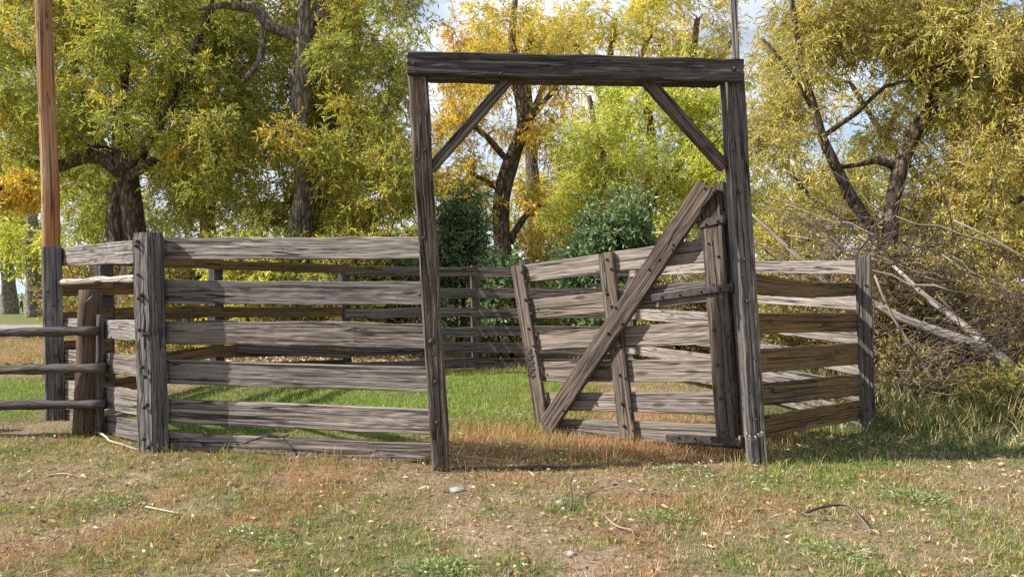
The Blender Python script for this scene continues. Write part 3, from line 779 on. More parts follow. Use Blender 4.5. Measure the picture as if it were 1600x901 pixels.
def strands(centres, radii, per, n_leaf, s_len, droop, leaf_l, leaf_w, pal, out_c=None, clump_pal=None, mixp=0.0):
    """hanging leafy twigs filling clumps. centres (k,3), radii (k,)"""
    k = len(centres)
    ci = np.repeat(np.arange(k), per)
    n_ = len(ci)
    d = norm(rng.normal(size=(n_, 3)))
    rr = radii[ci][:, None] * rng.uniform(0.15, 1.0, (n_, 1)) ** 0.5
    st = centres[ci] + d * rr * np.array([1, 1, 0.8])
    dr = norm(d * 0.7 + rng.normal(size=(n_, 3)) * 0.5 + np.array([0, 0, -droop]))
    ln_ = s_len * rng.uniform(0.5, 1.3, (n_, 1))
    tt = (np.arange(n_leaf) + 0.5) / n_leaf
    t = tt[None, :, None] + rng.uniform(-.4, .4, (n_, n_leaf, 1)) / n_leaf
    P = st[:, None, :] + dr[:, None, :] * ln_[:, None, :] * t + np.array([0, 0, -1]) * (droop * 0.35 * ln_[:, None, :] * t ** 2)
    P = P.reshape(-1, 3)
    ax = np.repeat(dr, n_leaf, 0) * 0.7 + rng.normal(size=P.shape) * 0.55 + np.array([0, 0, -droop * 0.8])
    V, Q = leaf_quads(P, ax, leaf_l, leaf_w)
    tq = np.array([0.0, 0.5, 1.0])[None, :, None]
    TP = st[:, None, :] + dr[:, None, :] * ln_[:, None, :] * tq + np.array([0, 0, -1]) * (droop * 0.35 * ln_[:, None, :] * tq ** 2)
    TP[:, 0] = 0.55 * st + 0.45 * centres[ci]
    sd_ = norm(np.cross(dr, rng.normal(size=dr.shape)))[:, None, :] * np.array([0.0045, 0.003, 0.0012])[None, :, None]
    TV = np.stack([TP - sd_, TP + sd_], 2).reshape(-1, 3)            # per twig: 3 x 2 points
    b6 = np.arange(n_)[:, None] * 6 + len(V)
    TQ = np.concatenate([b6 + np.array([0, 1, 3, 2]), b6 + np.array([2, 3, 5, 4])])
    V = np.concatenate([V, TV]); Q = np.concatenate([Q, TQ])
    # colour varies by clump, by twig and by leaf
    base = pick_cols(pal, n_)
    cl = pick_cols(clump_pal or pal, k)
    C = 0.45 * base + 0.35 * cl[ci]
    C = np.repeat(C, n_leaf, 0) + 0.20 * pick_cols(pal, n_ * n_leaf)
    C *= rng.uniform(0.85, 1.65, (len(C), 1))
    C = np.concatenate([C, np.tile(np.array([0.085, 0.065, 0.045]), (2 * n_, 1))])
    return V, Q, C

class Crown:
    def __init__(s): s.V, s.Q, s.C, s.n = [], [], [], 0
    def add(s, V, Q, C):
        s.V.append(V); s.Q.append(Q + s.n); s.C.append(C); s.n += len(V)
    def build(s, name, mat, parent, kind=None):
        o = mesh_np(name, np.concatenate(s.V), np.concatenate(s.Q), mat=mat, parent=parent, cols=np.concatenate(s.C))
        if kind: o['kind'] = kind
        return o

class Wood:
    def __init__(s): s.V, s.Q, s.T, s.n = [], [], [], 0
    def tube(s, path, radii, sides=6, rough=0.0, seed=0.0):
        V, Q, T, G = tube_arrays(path, radii, sides, rough, seed)
        s.V += V; s.Q += [tuple(i + s.n for i in q) for q in Q]; s.T += [tuple(i + s.n for i in t) for t in T]; s.n += len(V)
    def build(s, name, mat, parent, smooth=True):
        return mesh_np(name, s.V, s.Q, s.T, mat=mat, parent=parent, smooth=smooth)

def resample(pts, rad, step, amp, seed):
    """smooth a measured limb into a natural wandering path"""
    P = [Vector(p) for p in pts]; out, rr = [], []
    for i in range(len(P) - 1):
        p0, p1, p2, p3 = P[max(i - 1, 0)], P[i], P[i + 1], P[min(i + 2, len(P) - 1)]
        m_ = max(2, int((p2 - p1).length / step))
        for j in range(m_):
            t = j / m_
            q = 0.5 * ((2 * p1) + (-p0 + p2) * t + (2 * p0 - 5 * p1 + 4 * p2 - p3) * t * t + (-p0 + 3 * p1 - 3 * p2 + p3) * t ** 3)
            k = len(out)
            q = q + Vector((mnoise.noise((k * 0.35 + seed, 0, 0)), mnoise.noise((0, k * 0.35 + seed, 3)), 0)) * amp
            out.append(q); rr.append(rad[i] + (rad[i + 1] - rad[i]) * t)
    out.append(P[-1]); rr.append(rad[-1])
    return out, rr

def tree(label, limbs, blobs, pal, leaf=(0.13, 0.03), n_leaves=60000, clump_r=0.8, droop=0.7, s_len=0.8, name='willow_tree',
         cat='tree', group=None, bark='bark', branch_r=1.0, clump_pal=None, seed=1, mat='leaf', n_leaf=14, connect=True, clear=()):
    """limbs: list of (list of world points, radii); blobs: (centre, (rx,ry,rz), weight)"""
    global rng
    rng = np.random.default_rng(seed); random.seed(seed)
    base = limbs[0][0][0]
    root = empty(name, (base[0], base[1], gzf(base[0], base[1])), label, cat, group)
    wood, bran = Wood(), Wood()
    nodes, nrad = [], []
    for li, (pts, rad) in enumerate(limbs):
        P, rr = resample(pts, rad, 0.35, 0.05, seed * 3 + li * 7.7)
        if li == 0:
            P[0] = Vector((P[0].x, P[0].y, P[0].z - 0.3))
        wood.tube(P, rr, 14 if li == 0 else 10, 0.35, seed + li)
        for p_, r_ in list(zip(P, rr))[(len(P) // 3 if li == 0 else 1):]:
            nodes.append(p_); nrad.append(r_)
    # clumps
    vols = np.array([b[1][0] * b[1][1] * b[1][2] * (b[2] if len(b) > 2 else 1) for b in blobs]) ** 0.7
    ncl = max(10, int(n_leaves / (n_leaf * 34)))
    cnts = np.maximum(2, (vols / vols.sum() * ncl).astype(int))
    cent = []
    for (c, r, *_), k in zip(blobs, cnts):
        d = norm(rng.normal(size=(k, 3))) * rng.uniform(0.1, 1.0, (k, 1)) ** (1 / 2.2)
        cent.append(np.array(c) + d * np.array(r))
    cent = np.concatenate(cent)
    cent[:, 2] = np.maximum(cent[:, 2], 0.25)
    for (q0, q1, hw) in clear:                      # keep the view of a bare stretch of trunk: clumps grow behind it
        tq = np.clip((cent[:, 2] - q0.z) / (q1.z - q0.z), 0, 1)
        ax_ = q0.x + (q1.x - q0.x) * tq
        hit = (np.abs(cent[:, 0] - ax_) < hw) & (cent[:, 2] > min(q0.z, q1.z)) & (cent[:, 2] < max(q0.z, q1.z)) & (cent[:, 1] < q0.y + 0.6)
        cent[hit, 1] = q0.y + 1.0 + np.abs(cent[hit, 1] - q0.y)
    # branches: join every clump to the nearest wood already grown
    if connect:
        NP = np.array([tuple(p) for p in nodes]); NR = np.array(nrad)
        dist0 = np.min(np.linalg.norm(cent[:, None, :] - NP[None], axis=2), axis=1)
        NPl, NRl = list(NP), list(NR)
        for i in np.argsort(dist0):
            c = cent[i]
            A = np.array(NPl)
            dd = np.linalg.norm(A - c, axis=1) + 0.35 * np.maximum(0, A[:, 2] - c[2])
            j = int(np.argmin(dd))
            p0, p1 = Vector(A[j]), Vector(c)
            L = (p1 - p0).length
            if L < 0.15: continue
            ns = max(3, min(8, int(L / 0.35)))
            path = wiggle(p0, p1, ns, L * 0.22, seed * 11 + i * 1.7)
            for q_i, q in enumerate(path): q.z += math.sin(math.pi * q_i / ns) * L * 0.10
            r0 = min(NRl[j] * 0.7, (0.010 + 0.016 * L) * branch_r)
            rr = [r0 + (0.006 * branch_r - r0) * (q_i / ns) if r0 > 0.006 * branch_r else r0 for q_i in range(ns + 1)]
            bran.tube(path, rr, 5, 0.0)
            for q, r_ in list(zip(path, rr))[1:]:
                NPl.append(np.array(tuple(q))); NRl.append(r_)
    wood.build('trunk', M[bark], root)
    if bran.n: bran.build('branches', M['bark_dark'], root)['kind'] = 'stuff'
    cr_ = Crown()
    rad_ = clump_r * rng.uniform(0.6, 1.35, len(cent))
    per = max(3, int(n_leaves / (len(cent) * n_leaf)))
    cr_.add(*strands(cent, rad_, per, n_leaf, s_len, droop, leaf[0], leaf[1], pal, clump_pal=clump_pal))
    cr_.build('crown', M[mat], root)
    return root

def BL(px, py, rx, ry, d, rd=None, w=1.0):
    c = W(px, py, d); s = d / FPX
    return ((c.x, c.y, c.z), (rx * s, rd if rd else (rx + ry) / 2 * s, ry * s), w)
def LP(d, *pts):
    """limb from photo points (column,row,radius in pixels[,depth shift])"""
    P = [W(p[0], p[1], d + (p[3] if len(p) > 3 else 0)) for p in pts]
    return P, [p[2] * d / FPX for p in pts]
def gy_(d): return HY + EYE * FPX / d

# T1: olive willow on the left
d = 19.0
tree('leaning-trunked olive willow behind the utility pole', [
    LP(d, (212, gy_(d), 27), (211, 470, 21), (212, 390, 19), (205, 310, 16), (198, 268, 15), (192, 225, 15), (186, 170, 10), (195, 90, 8), (205, 0, 7), (215, -110, 5)),
    LP(d, (196, 275, 15), (170, 248, 14), (128, 246, 11), (90, 262, 9), (50, 255, 7), (10, 235, 5, -.5)),
    LP(d, (200, 262, 13), (230, 225, 10, -.4), (262, 170, 8, -.8), (300, 90, 6, -1), (330, 10, 5, -1)),
    LP(d, (186, 400, 13), (182, 340, 11), (190, 290, 9), (240, 250, 6, -.6)),
    LP(d, (150, 246, 8), (140, 190, 7, .5), (120, 120, 6, .6), (100, 30, 5, .8))],
    [BL(120, 120, 190, 170, d, 3.0, 1.2), BL(240, 160, 120, 170, d - .6, 2.4), BL(40, 60, 150, 160, d, 3), BL(300, 80, 110, 150, d, 2.6),
     BL(150, -90, 240, 130, d, 3.5), BL(285, 260, 90, 80, d - 1.0, 1.6), BL(60, 200, 120, 90, d - 1, 2.0), BL(340, 320, 70, 45, d - 1, 1.3), BL(130, 320, 80, 50, d + 1.5, 1.6, .8)],
    'olive', (0.135, 0.036), 80000, 0.38, 0.3, 0.5, seed=3, branch_r=1.7, group='willows behind the corral', clear=((W(205, 410, d), W(192, 225, d), 1.0),))
# T2: willow with the tall grey trunk
d = 18.0
tree('tall grey-trunked willow with a crooked bare limb, turning yellow', [
    LP(d, (462, gy_(d), 30), (462, 450, 23), (466, 370, 20), (478, 300, 16), (470, 230, 13), (468, 170, 14.5), (470, 100, 14), (476, 40, 13), (484, -50, 11), (480, -160, 7)),
    LP(d, (470, 62, 11), (446, 48, 9), (418, 40, 9), (398, 14, 8), (350, 8, 5, -.3), (310, 14, 3, -.5)),
    LP(d, (416, 42, 7), (410, 60, 5), (404, 95, 4, -.2), (380, 128, 3, -.4)),
    LP(d, (476, 330, 9), (500, 290, 7), (545, 275, 5), (600, 280, 3)),
    LP(d, (478, 60, 9), (500, 20, 8), (520, -50, 7), (560, -120, 5)),
    LP(d + 2, (520, 160, 8), (548, 110, 10), (556, 40, 9), (560, -60, 7)),
    LP(d, (466, 205, 7), (430, 195, 5), (405, 215, 5), (380, 195, 3))],
    [BL(560, 90, 110, 110, d - .5, 2.2), BL(420, 130, 110, 90, d + 1.0, 2.2, .8), BL(560, 240, 105, 105, d - .8, 2.0), BL(400, 250, 110, 90, d - .6, 1.8),
     BL(500, -60, 170, 90, d, 3.0), BL(610, 40, 60, 80, d - .5, 1.2), BL(610, 300, 60, 90, d - .8, 1.4), BL(440, 320, 80, 50, d + 1.2, 1.4, .8), BL(360, 60, 70, 110, d + 1.4, 2.0), BL(540, 340, 80, 40, d, 1.4), BL(500, 210, 60, 45, d - 1.6, 0.8)],
    'olive2', (0.13, 0.036), 76000, 0.36, 0.32, 0.5, seed=5, branch_r=1.7, group='willows behind the corral', bark='bark_grey',
    clear=((W(464, 380, d), W(472, 262, d), .85), (W(468, 205, d), W(478, -60, d), 1.05)))
# T3: orange willow seen through the gateway
d = 24.0
tree('slender orange-leaved willow framed by the gateway, sky showing through it', [
    LP(d, (800, gy_(d), 20), (797, 440, 15), (785, 370, 13), (784, 310, 12), (796, 262, 12), (812, 215, 11), (818, 170, 10), (808, 120, 8), (800, 60, 6), (805, 0, 4)),
    LP(d, (795, 380, 6), (815, 345, 5), (835, 325, 5), (860, 318, 3), (895, 300, 2)),
    LP(d, (800, 260, 6), (775, 230, 5), (745, 200, 4), (700, 180, 3)),
    LP(d, (812, 200, 6), (850, 160, 5), (880, 120, 4)),
    LP(d, (788, 300, 5), (762, 285, 4), (735, 270, 3))],
    [BL(745, 180, 75, 60, d, 1.6), BL(860, 175, 60, 60, d, 1.5), BL(800, 70, 110, 60, d, 2.0), BL(740, 290, 55, 50, d, 1.2), BL(870, 290, 45, 70, d, 1.2), BL(720, 100, 50, 50, d, 1.2), BL(805, 300, 60, 40, d - .8, .8, .5), BL(850, 380, 60, 45, d + 1, 1.2), BL(690, 230, 40, 60, d, 1)],
    'orange', (0.14, 0.038), 34000, 0.42, 0.45, 0.6, seed=8, branch_r=1.4, group='willows behind the corral', clear=((W(790, 420, d), W(800, 110, d), .7),))
# T5: lime-green willow right of it
d = 22.0
tree('bright lime-green willow behind the gate leaf', [
    LP(d, (1000, gy_(d), 18), (1002, 420, 14), (1008, 330, 11), (1020, 250, 9), (1010, 160, 6), (1000, 80, 4)),
    LP(d, (1005, 360, 9), (960, 290, 7), (935, 220, 5), (920, 150, 4)),
    LP(d, (1008, 330, 8), (1060, 260, 7), (1090, 190, 5))],
    [BL(950, 210, 70, 80, d, 2), BL(1060, 200, 80, 80, d, 2), BL(1000, 290, 120, 70, d - .5, 2), BL(930, 310, 60, 70, d, 1.6), BL(1090, 300, 70, 70, d - 1, 1.6), BL(1010, 150, 90, 50, d, 2), BL(1120, 230, 50, 90, d - 1, 1.6), BL(910, 250, 35, 80, d, 1.2), BL(890, 330, 40, 50, d, 1.0), BL(1150, 330, 50, 50, d - 1, 1.2)],
    'spring', (0.12, 0.034), 70000, 0.45, 0.15, 0.55, seed=11, group='willows behind the corral')
# T6: yellow trees behind the gate beam
for (lab, bx_, blobs_, sd) in (
    ('airy golden tree rising behind the middle of the header beam', 830, [(830, 70, 90, 45), (760, 85, 60, 35), (890, 60, 40, 40)], 14),
    ('tall golden tree above the right half of the header beam', 960, [(960, 30, 80, 60), (920, 90, 60, 40), (1000, -40, 90, 70), (1010, 70, 60, 50)], 15),
    ('golden-brown tree crown beside the thin pole', 1090, [(1090, 30, 70, 70), (1070, 110, 60, 50), (1120, -40, 80, 60), (1130, 90, 60, 60)], 16)):
    d = 36.0 + sd % 3
    tree(lab, [LP(d, (bx_ + 10, gy_(d), 15), (bx_ + 5, 350, 11), (bx_, 230, 9), (bx_ - 8, 120, 6), (bx_, 30, 4)),
               LP(d, (bx_ + 2, 200, 6), (bx_ - 35, 120, 4), (bx_ - 60, 70, 3)), LP(d, (bx_, 180, 6), (bx_ + 35, 100, 4), (bx_ + 60, 50, 3))],
         [BL(x, y, rx, ry, d, 2.2) for (x, y, rx, ry) in blobs_], 'yellow', (0.17, 0.05), 20000, 0.7, 0.25, 0.7, name='golden_tree', seed=sd, group='golden trees beyond the corral')
# T7: tan willow on the right, close by
d = 13.5
tree('tan-yellow willow arching over the brush, with two dark leaning limbs', [
    LP(d, (1372, gy_(d), 20), (1375, 500, 16), (1385, 420, 14), (1395, 330, 12), (1405, 270, 12), (1425, 215, 11), (1448, 180, 11), (1466, 140, 9), (1500, 60, 8, -.3), (1530, -60, 6, -.6)),
    LP(d, (1388, 400, 11), (1350, 340, 9), (1310, 270, 8), (1285, 215, 7), (1268, 160, 6), (1250, 90, 5), (1240, 20, 4), (1225, -60, 3)),
    LP(d, (1405, 262, 7), (1370, 250, 6), (1345, 257, 4), (1310, 262, 3)),
    LP(d, (1290, 210, 4), (1340, 175, 4), (1385, 135, 3), (1440, 125, 2)),
    LP(d, (1460, 150, 7), (1520, 110, 6, -.5), (1590, 90, 5, -.9), (1650, 100, 4, -1)),
    LP(d, (1380, 470, 9), (1450, 400, 8, -.4), (1530, 340, 6, -.7), (1600, 310, 5, -1)),
    LP(d, (1272, 175, 4), (1225, 100, 3), (1190, 60, 2))],
    [BL(1540, 90, 120, 110, d - .6, 1.7, 1.3), BL(1420, 60, 110, 60, d, 1.5), BL(1560, 240, 95, 80, d - .8, 1.5), BL(1240, 90, 70, 90, d + .5, 1.3), BL(1215, 210, 55, 80, d + .5, 1.1),
     BL(1420, 190, 60, 45, d + .8, .9, .7), BL(1560, 380, 90, 80, d - .8, 1.2), BL(1400, -60, 220, 70, d, 2.0), BL(1470, 330, 70, 40, d, 1.0, .7), BL(1330, 60, 60, 55, d, 1.1), BL(1640, 200, 80, 200, d - .6, 1.5), BL(1330, 330, 60, 50, d + .8, 0.9, .7), BL(1600, 470, 70, 50, d - .8, 1.0)],
    'tan', (0.105, 0.024), 120000, 0.36, 0.32, 0.45, seed=21)
for (lab, bx_, d, blobs_, sd, pl) in (
    ('olive willow filling the gap behind the utility pole', 185, 27.0, [(60, 120, 150, 140), (150, 10, 150, 120), (20, 260, 110, 70), (180, 230, 120, 90)], 71, 'olive'),
    ('yellowing willow between the two big willow trunks', 330, 26.0, [(330, 120, 110, 130), (300, -20, 140, 90), (340, 270, 110, 80), (270, 200, 90, 90)], 72, 'olive2'),
    ('olive willow behind the tall grey trunk', 540, 26.5, [(540, 150, 90, 120), (560, 20, 90, 80), (570, 280, 90, 80), (470, 240, 80, 100), (450, 80, 80, 90)], 73, 'olive2')):
    tree(lab, [LP(d, (bx_ + 5, gy_(d), 18), (bx_, 430, 14), (bx_ - 6, 300, 10), (bx_ + 4, 150, 7), (bx_, 10, 4)), LP(d, (bx_ - 4, 320, 8), (bx_ + 45, 230, 5), (bx_ + 70, 140, 3)), LP(d, (bx_ - 2, 260, 7), (bx_ - 50, 180, 5), (bx_ - 70, 90, 3))],
         [BL(x, y, rx, ry, d, 2.4) for (x, y, rx, ry) in blobs_], pl, (0.16, 0.05), 40000, 0.7, 0.3, 0.7, seed=sd, group='willows behind the corral')
d = 19.5
tree('pale tan willow closing the view behind the dark leaning limbs', [LP(d, (1500, gy_(d), 16), (1505, 420, 12), (1490, 300, 9), (1500, 160, 6), (1510, 20, 4)), LP(d, (1495, 330, 7), (1400, 240, 5), (1330, 130, 3)), LP(d, (1492, 280, 6), (1580, 180, 5), (1640, 80, 3)), LP(d, (1498, 380, 6), (1300, 330, 4), (1220, 250, 3))],
     [BL(1230, 130, 70, 110, d, 1.6), BL(1290, 300, 90, 70, d, 1.6), BL(1480, 60, 120, 80, d, 1.8), BL(1560, 220, 90, 100, d, 1.6), BL(1430, 320, 90, 60, d, 1.6), BL(1560, 350, 90, 60, d, 1.6), BL(1320, 20, 90, 60, d, 1.6), BL(1470, 200, 50, 50, d, 1.2), BL(1395, 150, 50, 45, d, 1.2), BL(1360, 240, 60, 40, d, 1.2)],
     'tan', (0.12, 0.034), 50000, 0.45, 0.25, 0.5, seed=74, branch_r=1.3)
# golden outer branches entering at the far left
d = 22.0
tree('golden-leaved sapling at the left edge behind the rails', [LP(d, (-60, gy_(d), 12), (-40, 400, 8), (-20, 330, 6), (0, 290, 4)), LP(d, (-20, 330, 5), (20, 300, 3), (40, 280, 2))],
     [BL(15, 295, 30, 30, d, .6), BL(30, 275, 18, 14, d, .4), BL(-30, 300, 40, 40, d, .8)], 'gold', (0.15, 0.05), 5000, 0.3, 0.5, 0.5, name='golden_sapling', seed=23, cat='sapling')
# park trees, far left
for (lab, bx_, w_, d, blobs_, sd, pl) in (
    ('thick grey trunk with sunlit yellow-green crown beside the walking person', 55, 15, 52, [(60, 330, 80, 70), (20, 380, 50, 35), (110, 380, 60, 40), (60, 250, 100, 70), (70, 410, 50, 14)], 31, 'lime'),
    ('slimmer grey-trunked park tree left of the walking person', 11, 10, 60, [(0, 350, 60, 60), (-60, 330, 90, 80), (10, 405, 45, 22), (-20, 270, 80, 60)], 32, 'lime'),
    ('park tree with a wide crown far behind the utility pole', 150, 10, 66, [(150, 360, 70, 45), (190, 330, 70, 60), (240, 370, 60, 40), (160, 290, 80, 50)], 33, 'olive'),
    ('park tree beyond the lawn behind the front boards', 330, 10, 70, [(330, 360, 80, 50), (280, 330, 70, 60), (400, 350, 70, 60), (330, 280, 90, 60)], 34, 'olive2'),
    ('yellowing park tree far behind the tall grey-trunked willow', 560, 10, 62, [(560, 370, 70, 45), (620, 350, 70, 60), (500, 340, 70, 60), (570, 280, 90, 60)], 35, 'lime'),
    ('far olive tree behind the orange willow', 700, 10, 58, [(700, 360, 60, 60), (640, 340, 60, 70), (760, 370, 60, 50), (700, 300, 70, 60)], 36, 'olive2'),
    ('far yellow tree behind the dark round shrub', 880, 10, 55, [(880, 360, 60, 50), (930, 330, 60, 60), (850, 300, 50, 60)], 37, 'orange'),
    ('far green tree behind the gate leaf brace', 1040, 10, 50, [(1040, 360, 80, 50), (1100, 330, 70, 60), (980, 330, 70, 60), (1150, 370, 60, 40)], 38, 'lime'),
    ('far yellow tree behind the thicket', 1250, 10, 48, [(1250, 370, 80, 50), (1300, 300, 60, 60), (1200, 330, 60, 70)], 39, 'tan'),
    ('far tan tree closing the view right of the thicket', 1450, 10, 45, [(1450, 370, 90, 60), (1540, 340, 80, 80), (1390, 350, 60, 60), (1620, 350, 80, 90)], 40, 'tan')):
    zb = gzf(XW(bx_, d), d)
    by_ = HY + (EYE - zb) * FPX / d
    tree(lab, [LP(d, (bx_ + 4, by_, w_ * 1.25), (bx_ + 2, 460, w_), (bx_, 410, w_ * .8), (bx_ - 4, 330, w_ * .5), (bx_, 260, w_ * .25))],
         [BL(x, y, rx, ry, d, 2.8) for (x, y, rx, ry) in blobs_], pl, (0.26, 0.11), 14000, 1.15, 0.35, 1.0, name='park_tree', seed=sd, bark='bark_grey', group='park trees beyond the corral')

# shrubs
def shrub(label, px, py_top, d, w_px, pal, n_leaves, leaf=(0.09, 0.045), seed=1, mat='darkleaf', name='shrub', droop=0.1, clump=0.33, s_len=0.35, grp='shrubs behind the corral'):
    s = d / FPX
    X = XW(px, d); top = EYE + (HY - py_top) * s
    hw = w_px * s / 2
    limbs = []
    r_ = random.Random(seed)
    for k in range(6):
        a = r_.uniform(0, 6.28); q = r_.uniform(0.2, 0.7)
        limbs.append(([Vector((X + 0.15 * math.cos(a), d + 0.15 * math.sin(a), 0)), Vector((X + hw * q * .5 * math.cos(a), d + hw * q * .5 * math.sin(a), top * 0.4)), Vector((X + hw * q * math.cos(a), d + hw * q * math.sin(a), top * 0.85))], [0.035, 0.025, 0.01]))
    bl = [((X, d, top * 0.52), (hw, hw * .9, top * 0.46)), ((X - hw * .4, d - .3, top * .4), (hw * .7, hw * .6, top * .38)), ((X + hw * .4, d - .2, top * .42), (hw * .65, hw * .6, top * .4)), ((X + hw * .1, d, top * .75), (hw * .6, hw * .6, top * .2))]
    return tree(label, limbs, bl, pal, leaf, n_leaves, clump, droop, s_len, name=name, cat='shrub', seed=seed, mat=mat, n_leaf=10, group=grp, branch_r=.7, bark='bark_dark')
shrub('rounded dark green shrub seen above the gate leaf', 965, 290, 16.2, 195, 'dark', 32000, seed=51)
shrub('dark green shrub between the left gate post and the orange willow', 716, 285, 18.6, 115, 'dark', 20000, seed=52)
shrub('low dark shrub behind the far fence left of the gateway', 620, 385, 17.0, 130, 'dark', 10000, seed=53)
shrub('low dark shrub hugging the far fence in the gateway', 790, 395, 16.5, 130, 'dark', 9000, seed=54)
shrub('yellow-green bush behind the front boards near the left corner', 400, 340, 16.6, 170, 'lime', 12000, (0.10, 0.035), 55, 'leaf')
shrub('olive bush behind the front boards left of the gateway', 560, 345, 16.2, 150, 'olive2', 12000, (0.10, 0.035), 56, 'leaf')
shrub('olive undergrowth bush behind the corral corner', 280, 375, 17.5, 150, 'under', 9000, (0.10, 0.035), 57, 'leaf')
shrub('orange-leaved bush beside the free end of the gate leaf', 850, 350, 19.0, 100, 'orange', 9000, (0.11, 0.035), 58, 'leaf')
shrub('golden bush above the shaded fence wing', 1235, 325, 14.5, 130, 'tan', 12000, (0.09, 0.03), 59, 'leaf')
shrub('golden bush in front of the dark leaning limb', 1478, 375, 12.3, 130, 'tan', 10000, (0.09, 0.028), 60, 'leaf')
shrub('mixed bush tangled behind the gate leaf', 1070, 405, 15.2, 200, 'thicket', 15000, (0.08, 0.03), 61, 'leaf')
shrub('brown-leaved bush behind the shaded fence wing', 1290, 395, 12.6, 210, 'thicket', 20000, (0.075, 0.028), 62, 'leaf')
shrub('leafy bush under the fallen pale trunks', 1460, 440, 11.8, 200, 'thicket', 11000, (0.07, 0.026), 63, 'leaf')
shrub('scrubby bush at the right edge of the thicket', 1590, 440, 10.8, 200, 'thicket', 13000, (0.075, 0.026), 64, 'leaf')

shrub('dry tan bush behind the fallen trunks', 1395, 385, 11.6, 190, 'thicket', 22000, (0.07, 0.026), 65, 'leaf')
shrub('low tawny bush right of the end post', 1420, 545, 9.7, 120, 'thicket', 3500, (0.055, 0.02), 66, 'leaf', clump=.25)
shrub('low bush with reddish leaves at the butt of the fallen trunk', 1570, 590, 9.0, 130, 'under', 4500, (0.055, 0.022), 67, 'leaf', clump=.25)

for k_, (lab, px_, top_, d_, w_, pl_) in enumerate((
    ('olive thicket bush closing the view beside the utility pole', 150, 395, 24.0, 150, 'under'),
    ('olive thicket bush beyond the corner post', 235, 385, 23.0, 150, 'olive'),
    ('yellow-green hedge bush beneath the crooked limb', 345, 365, 22.0, 170, 'olive2'),
    ('green hedge bush at the foot of the tall grey trunk', 455, 370, 21.5, 160, 'olive'),
    ('green hedge bush left of the gateway post', 545, 360, 22.5, 160, 'olive2'),
    ('shaded hedge bush just left of the gateway post', 635, 365, 21.0, 150, 'under'))):
    shrub(lab, px_, top_, d_, w_, pl_, 9000, (0.12, 0.045), 80 + k_, 'leaf', clump=.5)

# ------------------------------------------------------------------ THICKET on the right: fallen pale trunks and dead brush
def log(label, pts, rads, mat='pale', name='fallen_trunk', cat='trunk', group=None):
    P, rr = resample(pts, rads, 0.2, 0.03, len(label) * 1.3)
    o = tube(name, P, rr, M[mat], None, 10, 0.18)
    return tag(o, label, cat, group)
log('thick pale barkless trunk sloping down from the end post into the thicket', [W(1360, 470, 10.2), W(1410, 497, 10.0), W(1470, 520, 9.9), W(1560, 558, 9.7), W(1640, 640, 9.6)], [0.036, 0.055, 0.072, 0.088, 0.09])
log('slimmer pale trunk fallen steeply onto the thick one', [W(1395, 415, 10.6), W(1440, 455, 10.3), W(1500, 505, 10.1), W(1552, 549, 9.9), W(1580, 600, 9.8)], [0.02, 0.036, 0.05, 0.058, 0.055])
log('long thin pale pole slanting behind the hinge post', [W(1165, 325, 12.2), W(1205, 362, 12.0), W(1250, 404, 11.8), W(1330, 480, 11.6), W(1400, 560, 11.5)], [0.02, 0.03, 0.036, 0.04, 0.045])
log('dark dead branch leaning across the thicket beside the end post', [W(1366, 430, 9.6), W(1395, 495, 9.5), W(1430, 550, 9.4), W(1470, 612, 9.2), W(1480, 640, 9.1)], [0.012, 0.018, 0.022, 0.026, 0.028], 'twig', 'dead_branch', 'branch')
def brush(label, cx, cy, d, wpx, hpx, n_, seed, curve=0.25, lo=0.6, hi=1.8, r=0.008, mat='twig', amin=-0.4, amax=1.1):
    r_ = random.Random(seed); wd = Wood()
    s = d / FPX
    for k in range(n_):
        c = W(cx + r_.gauss(0, wpx * .33), cy + r_.gauss(0, hpx * .33), d + r_.uniform(-.8, .8))
        a = r_.uniform(amin, amax) + (math.pi if r_.random() < .5 else 0); L = r_.uniform(lo, hi)
        dv = Vector((math.cos(a), r_.uniform(-.5, .5), math.sin(a) * 0.8)).normalized()
        p0, p1 = c - dv * L / 2, c + dv * L / 2
        p0.z = max(p0.z, 0.03); p1.z = max(p1.z, 0.03)
        path = wiggle(p0, p1, 5, L * curve, seed + k * 2.1)
        rr = r_.uniform(.5, 1.5) * r
        wd.tube(path, [rr, rr, rr * .9, rr * .8, rr * .6, rr * .35], 4)
    o = wd.build('dead_brush', M[mat], None)
    return tag(o, label, 'brush', kind='stuff')
brush('tangle of dead grey twigs above the shaded fence wing', 1270, 385, 11.6, 170, 90, 55, 1, 0.3, .5, 1.5, .006)
brush('tangle of bleached twigs behind the end post', 1430, 430, 10.9, 190, 130, 110, 2, 0.3, .5, 1.7, .007)
brush('dead twigs heaped at the right edge of the thicket', 1560, 540, 9.8, 170, 150, 150, 3, 0.3, .5, 1.5, .007)
brush('curved dry twigs low under the fallen trunks', 1440, 590, 9.4, 130, 90, 80, 4, 0.35, .4, 1.0, .005)

brush('bleached branches slanting down through the thicket', 1440, 450, 10.5, 230, 140, 20, 5, 0.14, 0.9, 2.4, .011, 'pale', -0.95, -0.35)
brush('bleached branches above the shaded wing', 1260, 360, 12.0, 130, 80, 12, 6, 0.14, 0.8, 1.9, .010, 'pale', -1.0, -0.3)
brush('upright brown stems at the back of the thicket', 1450, 400, 12.2, 260, 160, 60, 7, 0.12, 1.0, 2.6, .009, 'twig', 0.9, 2.1)

